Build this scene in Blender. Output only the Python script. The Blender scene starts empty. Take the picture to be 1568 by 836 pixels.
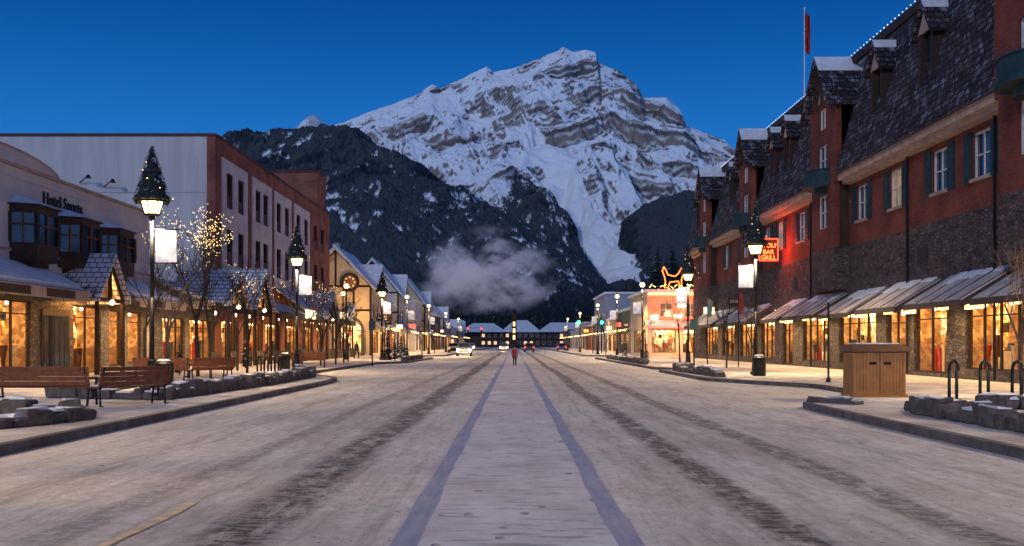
import bpy, math, random
import numpy as np
from mathutils import Vector, Matrix
random.seed(7); np.random.seed(7)
S = bpy.context.scene
COL = S.collection

# ------------------------------------------------------------------ materials
def newmat(name):
    m = bpy.data.materials.new(name); m.use_nodes = True
    nt = m.node_tree; b = nt.nodes['Principled BSDF']
    return m, nt, b
def N(nt, t, **kw):
    n = nt.nodes.new(t)
    for k, v in kw.items(): setattr(n, k, v)
    return n
def L(nt, a, b): nt.links.new(a, b)
def c4(c): return (c[0], c[1], c[2], 1.0)
def mixc(nt, fac, a, b, mode='MIX'):
    n = N(nt, 'ShaderNodeMix', data_type='RGBA', blend_type=mode)
    for s, v in ((n.inputs[0], fac), (n.inputs[6], a), (n.inputs[7], b)):
        if hasattr(v, 'is_output'): L(nt, v, s)
        elif isinstance(v, (int, float)): s.default_value = v
        else: s.default_value = c4(v)
    return n.outputs[2]
def mth(nt, op, a, b=None, c=None):
    n = N(nt, 'ShaderNodeMath', operation=op)
    for i, v in enumerate((a, b, c)):
        if v is None: continue
        if hasattr(v, 'is_output'): L(nt, v, n.inputs[i])
        else: n.inputs[i].default_value = v
    return n.outputs[0]
def ramp(nt, fac, stops, interp='LINEAR'):
    n = N(nt, 'ShaderNodeValToRGB'); n.color_ramp.interpolation = interp
    e = n.color_ramp.elements
    while len(e) > 1: e.remove(e[-1])
    e[0].position = stops[0][0]; e[0].color = c4(stops[0][1])
    for p, c in stops[1:]:
        x = e.new(p); x.color = c4(c)
    L(nt, fac, n.inputs[0]); return n.outputs[0]
def noise(nt, vec, scale, detail=4, rough=.55):
    n = N(nt, 'ShaderNodeTexNoise'); n.inputs['Scale'].default_value = scale
    n.inputs['Detail'].default_value = detail; n.inputs['Roughness'].default_value = rough
    if vec is not None: L(nt, vec, n.inputs['Vector'])
    return n.outputs['Fac']
def objco(nt): return N(nt, 'ShaderNodeTexCoord').outputs['Object']
def boxuv(nt):
    """object-space planar mapping: (along-wall, height)"""
    co = objco(nt); g = N(nt, 'ShaderNodeNewGeometry')
    s = N(nt, 'ShaderNodeSeparateXYZ'); L(nt, co, s.inputs[0])
    sn = N(nt, 'ShaderNodeSeparateXYZ'); L(nt, g.outputs['Normal'], sn.inputs[0])
    k = mth(nt, 'GREATER_THAN', mth(nt, 'ABSOLUTE', sn.outputs[0]), mth(nt, 'ABSOLUTE', sn.outputs[1]))
    u = mth(nt, 'ADD', mth(nt, 'MULTIPLY', s.outputs[1], k), mth(nt, 'MULTIPLY', s.outputs[0], mth(nt, 'SUBTRACT', 1.0, k)))
    c = N(nt, 'ShaderNodeCombineXYZ'); L(nt, u, c.inputs[0]); L(nt, s.outputs[2], c.inputs[1])
    return c.outputs[0], co
def bump(nt, b, h, strength, dist=.05):
    n = N(nt, 'ShaderNodeBump'); n.inputs['Strength'].default_value = strength
    n.inputs['Distance'].default_value = dist
    L(nt, h, n.inputs['Height']); L(nt, n.outputs[0], b.inputs['Normal'])
def mat(name, c1, c2=None, scale=3, rough=.75, bmp=.3, bs=20, metal=0, spec=.3):
    m, nt, b = newmat(name); co = objco(nt)
    c2 = c2 or tuple(x * .7 for x in c1)
    f = noise(nt, co, scale)
    f = ramp(nt, f, [(.35, (0, 0, 0)), (.65, (1, 1, 1))])
    L(nt, mixc(nt, f, c1, c2), b.inputs['Base Color'])
    b.inputs['Roughness'].default_value = rough; b.inputs['Metallic'].default_value = metal
    b.inputs['Specular IOR Level'].default_value = spec
    if bmp: bump(nt, b, noise(nt, co, bs), bmp)
    return m
def emat(name, c, s):
    m, nt, b = newmat(name)
    b.inputs['Base Color'].default_value = c4(c)
    b.inputs['Emission Color'].default_value = c4(c)
    b.inputs['Emission Strength'].default_value = s
    return m
def brickmat(name, c1, c2, mortar, w=.24, h=.08, rough=.85, bmp=.4, ms=.012, snow=None, off=.5):
    m, nt, b = newmat(name); uv, co = boxuv(nt)
    t = N(nt, 'ShaderNodeTexBrick'); L(nt, uv, t.inputs['Vector'])
    t.inputs['Scale'].default_value = 1; t.inputs['Brick Width'].default_value = w
    t.inputs['Row Height'].default_value = h; t.inputs['Mortar Size'].default_value = ms
    t.offset = off
    t.inputs['Color1'].default_value = c4(c1); t.inputs['Color2'].default_value = c4(c2); t.inputs['Mortar'].default_value = c4(mortar)
    big = ramp(nt, noise(nt, co, .6, 5), [(.3, (.55, .55, .55)), (.7, (1.25, 1.25, 1.25))])
    col = mixc(nt, 1.0, t.outputs['Color'], big, 'MULTIPLY')
    if snow:
        f = ramp(nt, noise(nt, uv, snow[0], 5, .7), [(snow[1], (0, 0, 0)), (snow[1] + .12, (1, 1, 1))])
        f2 = mth(nt, 'MULTIPLY', f, mth(nt, 'SUBTRACT', 1.0, t.outputs['Fac']))
        col = mixc(nt, f2, col, snow[2])
    L(nt, col, b.inputs['Base Color']); b.inputs['Roughness'].default_value = rough
    b.inputs['Specular IOR Level'].default_value = .25
    hgt = mth(nt, 'ADD', mth(nt, 'MULTIPLY', t.outputs['Fac'], -1.0), mth(nt, 'MULTIPLY', noise(nt, co, 25), .5))
    bump(nt, b, hgt, bmp, .03)
    return m
def stonemat(name, cs, scale=2.2, mortar=(.03, .028, .026), bmp=.8):
    m, nt, b = newmat(name); uv, co = boxuv(nt)
    mp = N(nt, 'ShaderNodeMapping'); mp.inputs['Scale'].default_value = (scale, scale * 1.9, 1); L(nt, uv, mp.inputs[0])
    v = N(nt, 'ShaderNodeTexVoronoi', voronoi_dimensions='2D', feature='F1'); L(nt, mp.outputs[0], v.inputs['Vector']); v.inputs['Scale'].default_value = 1
    e = N(nt, 'ShaderNodeTexVoronoi', voronoi_dimensions='2D', feature='DISTANCE_TO_EDGE'); L(nt, mp.outputs[0], e.inputs['Vector']); e.inputs['Scale'].default_value = 1
    sp = N(nt, 'ShaderNodeSeparateColor'); L(nt, v.outputs['Color'], sp.inputs[0])
    col = ramp(nt, sp.outputs[0], [(i / max(1, len(cs) - 1), c) for i, c in enumerate(cs)])
    ed = ramp(nt, e.outputs[0], [(0, (0, 0, 0)), (.1, (1, 1, 1))])
    L(nt, mixc(nt, ed, mortar, col), b.inputs['Base Color'])
    b.inputs['Roughness'].default_value = .9; b.inputs['Specular IOR Level'].default_value = .2
    bump(nt, b, mth(nt, 'ADD', ed, mth(nt, 'MULTIPLY', noise(nt, co, 12), .8)), bmp, .06)
    return m

SNOW = mat('snow', (.78, .80, .83), (.62, .64, .67), 2, .8, .4, 8, spec=.2)
DIRTSNOW = mat('trodden_snow', (.74, .69, .63), (.45, .38, .32), .7, .85, .5, 6, spec=.2)
BRICK = brickmat('red_brick', (.25, .058, .036), (.165, .038, .026), (.11, .055, .042))
BRICK2 = brickmat('rust_brick', (.34, .11, .07), (.25, .08, .05), (.17, .09, .07))
STONE = stonemat('rubble_stone', [(.05, .045, .045), (.12, .095, .085), (.075, .07, .075), (.17, .135, .12)], 3.2)
STONE2 = stonemat('river_stone', [(.12, .09, .07), (.2, .17, .14), (.1, .1, .11), (.26, .2, .16)], 3.6)
SHINGLE = brickmat('roof_shingles', (.065, .052, .056), (.032, .026, .03), (.01, .008, .01), .45, .3, .9, .9, .03, (1.6, .51, (.24, .24, .30)))
SNOWSHINGLE = brickmat('snowy_shingles', (.10, .09, .09), (.06, .05, .05), (.02, .02, .02), .4, .25, .9, .8, .02, (.9, .34, (.66, .67, .70)))
STUCCO = mat('white_stucco', (.6, .57, .56), (.48, .46, .46), .8, .9, .25, 30)
def concmat():
    m, nt, b = newmat('painted_concrete'); co = objco(nt)
    mp = N(nt, 'ShaderNodeMapping'); mp.inputs['Scale'].default_value = (1.2, 1, .12); L(nt, co, mp.inputs[0])
    f = ramp(nt, noise(nt, mp.outputs[0], 1, 6, .65), [(.3, (0, 0, 0)), (.7, (1, 1, 1))])
    L(nt, mixc(nt, f, (.64, .60, .58), (.46, .43, .43)), b.inputs['Base Color']); b.inputs['Roughness'].default_value = .9
    bump(nt, b, noise(nt, co, 15), .2); return m
CONC = concmat()
CREAM = mat('cream_stucco', (.6, .47, .3), (.5, .38, .25), 1.5, .9, .2, 25)
BEAM = mat('soffit_beam', (.46, .35, .27), (.32, .24, .19), 2, .8, .15, 20)
DARKWOOD = mat('dark_timber', (.05, .028, .02), (.03, .018, .014), 4, .7, .3, 30)
REDWOOD = mat('stained_wood', (.22, .08, .04), (.13, .045, .025), 6, .5, .3, 30)
WHITEP = mat('white_frame_paint', (.72, .71, .7), (.62, .61, .6), 5, .6, 0)
MAROON = mat('maroon_panel', (.1, .025, .022), (.07, .018, .017), 3, .6, .1)
TEAL = mat('teal_paint', (.018, .05, .058), (.012, .035, .042), 3, .6, .1)
IRON = mat('black_iron', (.018, .018, .02), (.03, .03, .032), 8, .45, .2, 40, .6)
AWN = mat('awning_canvas', (.56, .53, .51), (.32, .29, .29), 1.4, .8, .2, 8)
AWNRIB = mat('awning_dark', (.06, .05, .05), None, 4, .8, .1)
GREY = mat('grey_cladding', (.3, .34, .4), (.24, .28, .34), .5, .7, .1)
BARK = mat('bark', (.07, .05, .04), (.04, .03, .025), 10, .9, .5, 30)
def glassmat(name, tint, em=None, es=0):
    m, nt, b = newmat(name); co = objco(nt)
    L(nt, mixc(nt, noise(nt, co, .7), tint, tuple(x * .4 for x in tint)), b.inputs['Base Color'])
    b.inputs['Roughness'].default_value = .08; b.inputs['Specular IOR Level'].default_value = .8
    if em:
        f = ramp(nt, noise(nt, co, 1.3), [(.35, (.25, .25, .25)), (.65, (1, 1, 1))])
        L(nt, mixc(nt, 1., f, em, 'MULTIPLY'), b.inputs['Emission Color'])
        b.inputs['Emission Strength'].default_value = es
    return m
GLASS = glassmat('window_glass', (.03, .045, .07))
GLASSLIT = glassmat('curtained_glass', (.12, .1, .09), (1, .6, .25), .3)
def interiormat(name, cols, s, sc=2.4):
    """shelves and merchandise with shop light painted as emission: irregular cells of varied size"""
    m, nt, b = newmat(name); uv, co = boxuv(nt)
    def cells(scale, st):
        mp = N(nt, 'ShaderNodeMapping'); mp.inputs['Scale'].default_value = (scale * 1.25, scale, 1); L(nt, uv, mp.inputs[0])
        v = N(nt, 'ShaderNodeTexVoronoi', voronoi_dimensions='2D', feature='F1', distance='CHEBYCHEV'); L(nt, mp.outputs[0], v.inputs['Vector']); v.inputs['Scale'].default_value = 1
        sp = N(nt, 'ShaderNodeSeparateColor'); L(nt, v.outputs['Color'], sp.inputs[0])
        return ramp(nt, sp.outputs[0], st, 'CONSTANT')
    a = cells(sc, cols); c = cells(sc * 2.7, [(0, (.35, .3, .25)), (.35, (.8, .75, .7)), (.7, (1.25, 1.2, 1.1))])
    col = mixc(nt, 1., a, c, 'MULTIPLY')
    n2 = ramp(nt, noise(nt, uv, .55, 3), [(.32, (.25, .2, .15)), (.5, (.85, .8, .75)), (.66, (1.9, 1.8, 1.6))])
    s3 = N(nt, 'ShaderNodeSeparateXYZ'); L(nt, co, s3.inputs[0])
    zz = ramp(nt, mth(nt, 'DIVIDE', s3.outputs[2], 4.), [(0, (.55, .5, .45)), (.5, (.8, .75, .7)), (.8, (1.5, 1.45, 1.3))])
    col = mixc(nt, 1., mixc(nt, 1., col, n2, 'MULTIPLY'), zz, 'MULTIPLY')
    L(nt, col, b.inputs['Emission Color']); b.inputs['Emission Strength'].default_value = s
    b.inputs['Base Color'].default_value = c4((.25, .14, .07))
    return m
INT1 = interiormat('lit_shop_interior', [(0, (.12, .04, .015)), (.2, (1., .42, .08)), (.42, (.7, .26, .05)), (.58, (1, .6, .2)), (.75, (.35, .12, .03)), (.86, (1, .75, .36))], 2.3, 1.9)
INT2 = interiormat('lit_gallery_interior', [(0, (.2, .09, .03)), (.15, (1., .55, .16)), (.45, (1., .7, .3)), (.62, (.45, .07, .03)), (.72, (1, .8, .42)), (.9, (.25, .2, .12))], 2.4, 1.3)
INTW = interiormat('lit_shop_wall', [(0, (.3, .12, .04)), (.3, (.8, .38, .1)), (.7, (.5, .2, .05))], .9, 1.6)
FLOORI = mat('shop_floor', (.3, .18, .1), None, 3, .5, 0)
CEIL = emat('ceiling_light', (1, .72, .38), 6)
LAMPG = emat('lamp_glass', (1, .68, .22), 9)
LAMPW = emat('lamp_globe', (1, .72, .36), 3.2)
WARMTRIM = emat('warm_trim_light', (1, .62, .22), 3)
BEAD = emat('string_light', (1, .66, .25), 6)
BEADW = emat('string_light_white', (.8, .88, 1), 2.5)
NEONR = emat('neon_red', (1, .06, .03), 5)
NEONO = emat('neon_orange', (1, .16, .03), 5)
NEONY = emat('neon_yellow', (1, .7, .2), 4)
GREENL = emat('signal_green', (.02, 1, .45), 12)
REDL = emat('signal_red', (1, .03, .02), 8)
SIGNL = emat('shop_sign_light', (1, .76, .42), 2.2)
GOODS = [mat('goods_red', (.5, .06, .04), None, 5, .6, 0), mat('goods_cream', (.6, .42, .25), None, 5, .6, 0),
         mat('goods_blue', (.06, .08, .12), None, 5, .6, 0), mat('goods_brown', (.1, .05, .025), None, 5, .6, 0)]

# ------------------------------------------------------------------ mesh builder
class Root:
    def __init__(s, name, loc=(0, 0, 0)):
        s.o = bpy.data.objects.new(name, None); COL.objects.link(s.o)
        s.o.empty_display_size = .5
        s.o.location = loc; s.loc = Vector(loc); s.parts = {}; s.kids = []
    def part(s, name, m=None, bev=0, smooth=False):
        if name not in s.parts: s.parts[name] = Part(s, name, m, bev, smooth)
        return s.parts[name]
    def light(s, name, kind, loc, power, color, size=.3, rot=None, sy=None):
        d = bpy.data.lights.new(name, kind); d.energy = power; d.color = color
        if kind == 'AREA':
            d.size = size
            if sy: d.shape = 'RECTANGLE'; d.size_y = sy
        else: d.shadow_soft_size = size
        if kind == 'SPOT': d.spot_size = math.radians(172); d.spot_blend = .35
        o = bpy.data.objects.new(name, d); COL.objects.link(o); o.parent = s.o
        o.location = Vector(loc) - s.loc
        if rot: o.rotation_euler = rot
        s.kids.append(o); return o
    def text(s, body, loc, rot, size, m, ext=.02):
        c = bpy.data.curves.new('lettering', 'FONT'); c.body = body; c.size = size; c.extrude = ext
        c.align_x = 'CENTER'; c.materials.append(m)
        o = bpy.data.objects.new('lettering', c); COL.objects.link(o); o.parent = s.o
        o.location = Vector(loc) - s.loc; o.rotation_euler = rot; s.kids.append(o)
    def finish(s):
        for p in s.parts.values():
            o = p.done()
            if o: s.kids.append(o)
        s.parts = {}
    def dup(s, loc, rz=0, lights=True, scale=1):
        e = bpy.data.objects.new(s.o.name.split('.')[0], None); COL.objects.link(e)
        e.location = loc; e.rotation_euler = (0, 0, rz); e.scale = (scale,) * 3
        for k in s.kids:
            if k.type == 'LIGHT' and not lights: continue
            q = k.copy(); COL.objects.link(q); q.parent = e
        return e
class Part:
    def __init__(s, root, name, m, bev, smooth):
        s.r, s.name, s.m, s.bev, s.smooth = root, name, m, bev, smooth
        s.v, s.f = [], []
    def poly(s, pts):
        i = len(s.v); s.v += [tuple(p) for p in pts]; s.f.append(tuple(range(i, i + len(pts))))
    def box(s, x0, x1, y0, y1, z0, z1):
        i = len(s.v)
        s.v += [(x0, y0, z0), (x1, y0, z0), (x1, y1, z0), (x0, y1, z0), (x0, y0, z1), (x1, y0, z1), (x1, y1, z1), (x0, y1, z1)]
        s.f += [tuple(i + k for k in q) for q in ((0, 3, 2, 1), (4, 5, 6, 7), (0, 1, 5, 4), (1, 2, 6, 5), (2, 3, 7, 6), (3, 0, 4, 7))]
    def jbox(s, c, d, j, rz=0):
        i = len(s.v); ca, sa = math.cos(rz), math.sin(rz)
        for sx, sy, sz in ((-1, -1, -1), (1, -1, -1), (1, 1, -1), (-1, 1, -1), (-1, -1, 1), (1, -1, 1), (1, 1, 1), (-1, 1, 1)):
            x = sx * d[0] / 2 + random.uniform(-j, j); y = sy * d[1] / 2 + random.uniform(-j, j); z = sz * d[2] / 2 + random.uniform(-j, j) * (sz > 0)
            s.v.append((c[0] + x * ca - y * sa, c[1] + x * sa + y * ca, c[2] + z))
        s.f += [tuple(i + k for k in q) for q in ((0, 3, 2, 1), (4, 5, 6, 7), (0, 1, 5, 4), (1, 2, 6, 5), (2, 3, 7, 6), (3, 0, 4, 7))]
    def prism(s, pts, d):
        i = len(s.v); n = len(pts); d = Vector(d)
        s.v += [tuple(p) for p in pts] + [tuple(Vector(p) + d) for p in pts]
        s.f += [tuple(range(i + n - 1, i - 1, -1)), tuple(range(i + n, i + 2 * n))]
        s.f += [(i + k, i + (k + 1) % n, i + n + (k + 1) % n, i + n + k) for k in range(n)]
    def cyl(s, a, b, r0, r1=None, n=8, caps=True):
        r1 = r0 if r1 is None else r1
        a, b = Vector(a), Vector(b); d = (b - a).normalized()
        u = d.cross(Vector((0, 0, 1)));
        if u.length < .01: u = Vector((1, 0, 0))
        u.normalize(); w = d.cross(u); i = len(s.v)
        for c, r in ((a, r0), (b, r1)):
            for k in range(n):
                t = 2 * math.pi * k / n; s.v.append(tuple(c + (u * math.cos(t) + w * math.sin(t)) * r))
        s.f += [(i + k, i + (k + 1) % n, i + n + (k + 1) % n, i + n + k) for k in range(n)]
        if caps: s.f += [tuple(range(i + n - 1, i - 1, -1)), tuple(range(i + n, i + 2 * n))]
    def ball(s, c, r, n=8, m=5, sz=1):
        i = len(s.v); s.v.append((c[0], c[1], c[2] - r * sz))
        for a in range(1, m):
            t = -math.pi / 2 + math.pi * a / m
            for k in range(n):
                p = 2 * math.pi * k / n
                s.v.append((c[0] + r * math.cos(t) * math.cos(p), c[1] + r * math.cos(t) * math.sin(p), c[2] + r * sz * math.sin(t)))
        s.v.append((c[0], c[1], c[2] + r * sz)); e = len(s.v) - 1
        for k in range(n):
            k2 = (k + 1) % n
            s.f.append((i, i + 1 + k2, i + 1 + k))
            for a in range(m - 2): s.f.append((i + 1 + a * n + k, i + 1 + a * n + k2, i + 1 + (a + 1) * n + k2, i + 1 + (a + 1) * n + k))
            s.f.append((i + 1 + (m - 2) * n + k, i + 1 + (m - 2) * n + k2, e))
    def done(s):
        if not s.v: return None
        me = bpy.data.meshes.new(s.name); l = s.r.loc
        me.from_pydata([(a - l.x, b - l.y, c - l.z) for a, b, c in s.v], [], s.f)
        me.materials.append(s.m); me.update()
        if s.smooth: me.polygons.foreach_set('use_smooth', [True] * len(me.polygons))
        o = bpy.data.objects.new(s.name, me); COL.objects.link(o); o.parent = s.r.o
        if s.bev:
            b = o.modifiers.new('bevel', 'BEVEL'); b.width = s.bev; b.segments = 2; b.limit_method = 'ANGLE'
        return o
class F:
    """facade frame: u along wall, v inward, z up"""
    def __init__(s, k, pos): s.k, s.p = k, pos
    def pt(s, u, v, z):
        return (s.p - v, u, z) if s.k == 'L' else (s.p + v, u, z) if s.k == 'R' else (u, s.p + v, z)
    def box(s, part, u0, u1, v0, v1, z0, z1):
        a, b = s.pt(u0, v0, z0), s.pt(u1, v1, z1)
        part.box(min(a[0], b[0]), max(a[0], b[0]), min(a[1], b[1]), max(a[1], b[1]), z0, z1)
    def prism(s, part, pts, u0, u1):
        a = [s.pt(u0, v, z) for v, z in pts]; d = Vector(s.pt(u1, 0, 0)) - Vector(s.pt(u0, 0, 0)); part.prism(a, d)
    def uprism(s, part, pts, v0, v1):
        a = [s.pt(u, v0, z) for u, z in pts]; d = Vector(s.pt(0, v1, 0)) - Vector(s.pt(0, v0, 0)); part.prism(a, d)
def wall(f, part, u0, u1, z0, z1, holes=(), th=.3, v=0):
    us = sorted(set([u0, u1] + [h for H in holes for h in H[:2] if u0 < h < u1]))
    for a, b in zip(us, us[1:]):
        m = (a + b) / 2; hs = sorted((H[2], H[3]) for H in holes if H[0] < m < H[1]); z = z0
        for h0, h1 in hs:
            if h0 > z: f.box(part, a, b, v, v + th, z, h0)
            z = max(z, h1)
        if z < z1: f.box(part, a, b, v, v + th, z, z1)
def window(f, r, u0, u1, z0, z1, nx=2, nz=2, frame=None, glass=None, gn='glass', fn='window_frames', v=0, t=.07):
    fp = r.part(fn, frame or WHITEP); gp = r.part(gn, glass or GLASS)
    f.box(gp, u0, u1, v + .17, v + .19, z0, z1)
    f.box(fp, u0, u1, v + .09, v + .165, z0, z0 + t); f.box(fp, u0, u1, v + .09, v + .165, z1 - t, z1)
    f.box(fp, u0, u0 + t, v + .09, v + .165, z0 + t, z1 - t); f.box(fp, u1 - t, u1, v + .09, v + .165, z0 + t, z1 - t)
    for i in range(1, nx):
        u = u0 + (u1 - u0) * i / nx; f.box(fp, u - t * .4, u + t * .4, v + .1, v + .16, z0 + t, z1 - t)
    for i in range(1, nz):
        z = z0 + (z1 - z0) * i / nz; f.box(fp, u0 + t, u1 - t, v + .105, v + .155, z - t * .35, z + t * .35)
def shop(f, r, u0, u1, z0, z1, depth=1.25, im=None, nm=None, goods=True, th=.3):
    im = im or random.choice((INT1, INT2))
    f.box(r.part('interior_' + im.name, im), u0, u1, depth, depth + .05, z0, z1)
    w = r.part('shop_side_walls', INTW); fl = r.part('shop_floor', FLOORI)
    f.box(w, u0 - .06, u0 - .003, th + .003, depth, z0, z1); f.box(w, u1 + .003, u1 + .06, th + .003, depth, z0, z1)
    f.box(fl, u0 - .06, u1 + .06, th + .003, depth, z0 - .08, z0 - .003); f.box(fl, u0 - .06, u1 + .06, th + .003, depth, z1 + .003, z1 + .06)
    u = u0 + .5
    while u < u1 - .2:
        a = Vector(f.pt(u, .6, z1 - .12)); r.part('ceiling_lights', CEIL).ball(a, .1, 6, 4); u += random.uniform(.7, 1.4)
    fp = r.part('shop_frames', DARKWOOD); t = .08
    n = nm or max(1, round((u1 - u0) / 1.5))
    for i in range(n + 1):
        u = min(max(u0 + (u1 - u0) * i / n, u0 + t / 2), u1 - t / 2); f.box(fp, u - t / 2, u + t / 2, .1, .2, z0, z1)
    f.box(fp, u0, u1, .11, .19, z0, z0 + t); f.box(fp, u0, u1, .11, .19, z1 - t, z1); f.box(fp, u0, u1, .12, .18, z1 - .62, z1 - .56)
    if goods:
        u = u0 + .25
        while u < u1 - .3:
            k = random.random(); g = random.choice(GOODS); p = r.part('goods_' + g.name, g)
            v = random.uniform(.4, .95)
            if k < .35:   # clothed display dummy
                h = random.uniform(1.1, 1.6); a = Vector(f.pt(u, v, z0))
                p.cyl(a, a + Vector((0, 0, h * .5)), .07, .13, 6); p.cyl(a + Vector((0, 0, h * .5)), a + Vector((0, 0, h * .85)), .13, .2, 8)
                r.part('goods_heads', GOODS[1]).ball(a + Vector((0, 0, h)), .1)
            elif k < .75:
                h = random.uniform(.4, 1.3); w_ = random.uniform(.25, .6)
                f.box(p, u - w_ / 2, u + w_ / 2, v, v + .25, z0, z0 + h)
                g2 = random.choice(GOODS); f.box(r.part('goods_' + g2.name, g2), u - w_ / 4, u + w_ / 5, v + .05, v + .2, z0 + h, z0 + h + .3)
            else:
                z = z1 - random.uniform(.4, .9); f.box(p, u - .2, u + .2, v, v + .05, z - .4, z)
            u += random.uniform(.3, .7)

# ------------------------------------------------------------------ camera
cam = bpy.data.cameras.new('camera'); co_ = bpy.data.objects.new('camera', cam); COL.objects.link(co_)
co_.location = (0, 0, 1.6); co_.rotation_euler = (math.radians(90), 0, 0)
cam.lens = 35; cam.sensor_width = 36; cam.shift_y = 0.069; cam.shift_x = -.002
cam.clip_end = 20000; cam.clip_start = .1; S.camera = co_

# ------------------------------------------------------------------ world
w = bpy.data.worlds.new('World'); S.world = w; w.use_nodes = True; nt = w.node_tree
bg = nt.nodes['Background']
sky = N(nt, 'ShaderNodeTexSky', sky_type='NISHITA'); sky.sun_disc = False
sky.sun_elevation = math.radians(1.5); sky.sun_rotation = math.radians(190); sky.altitude = 1400; sky.ozone_density = 4
tc = N(nt, 'ShaderNodeTexCoord'); sp = N(nt, 'ShaderNodeSeparateXYZ'); L(nt, tc.outputs['Generated'], sp.inputs[0])
grad = ramp(nt, sp.outputs[2], [(0, (.03, .22, .58)), (.14, (.018, .175, .53)), (.21, (.010, .135, .46)), (.28, (.003, .085, .33)), (.34, (.0008, .055, .235)), (.5, (.001, .04, .17)), (1, (.002, .03, .13))])
back = ramp(nt, mth(nt, 'MULTIPLY', sp.outputs[1], -1.0), [(0.0, (0, 0, 0)), (1, (.17, .19, .29))])
tot = mixc(nt, 1., grad, back, 'ADD')
ns = mixc(nt, 1., sky.outputs[0], (.012, .028, .045), 'MULTIPLY')
tot = mixc(nt, 1., tot, ns, 'ADD')
L(nt, tot, bg.inputs['Color']); bg.inputs['Strength'].default_value = 1.0
sun = bpy.data.lights.new('twilight_sun', 'SUN'); sun.energy = .72; sun.angle = math.radians(8); sun.color = (.88, .9, 1)
so = bpy.data.objects.new('twilight_sun', sun); COL.objects.link(so)
so.rotation_euler = Vector((.50, .74, -.42)).to_track_quat('-Z', 'Y').to_euler()
S.view_settings.view_transform = 'Standard'; S.view_settings.look = 'None'; S.view_settings.exposure = 0

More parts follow.
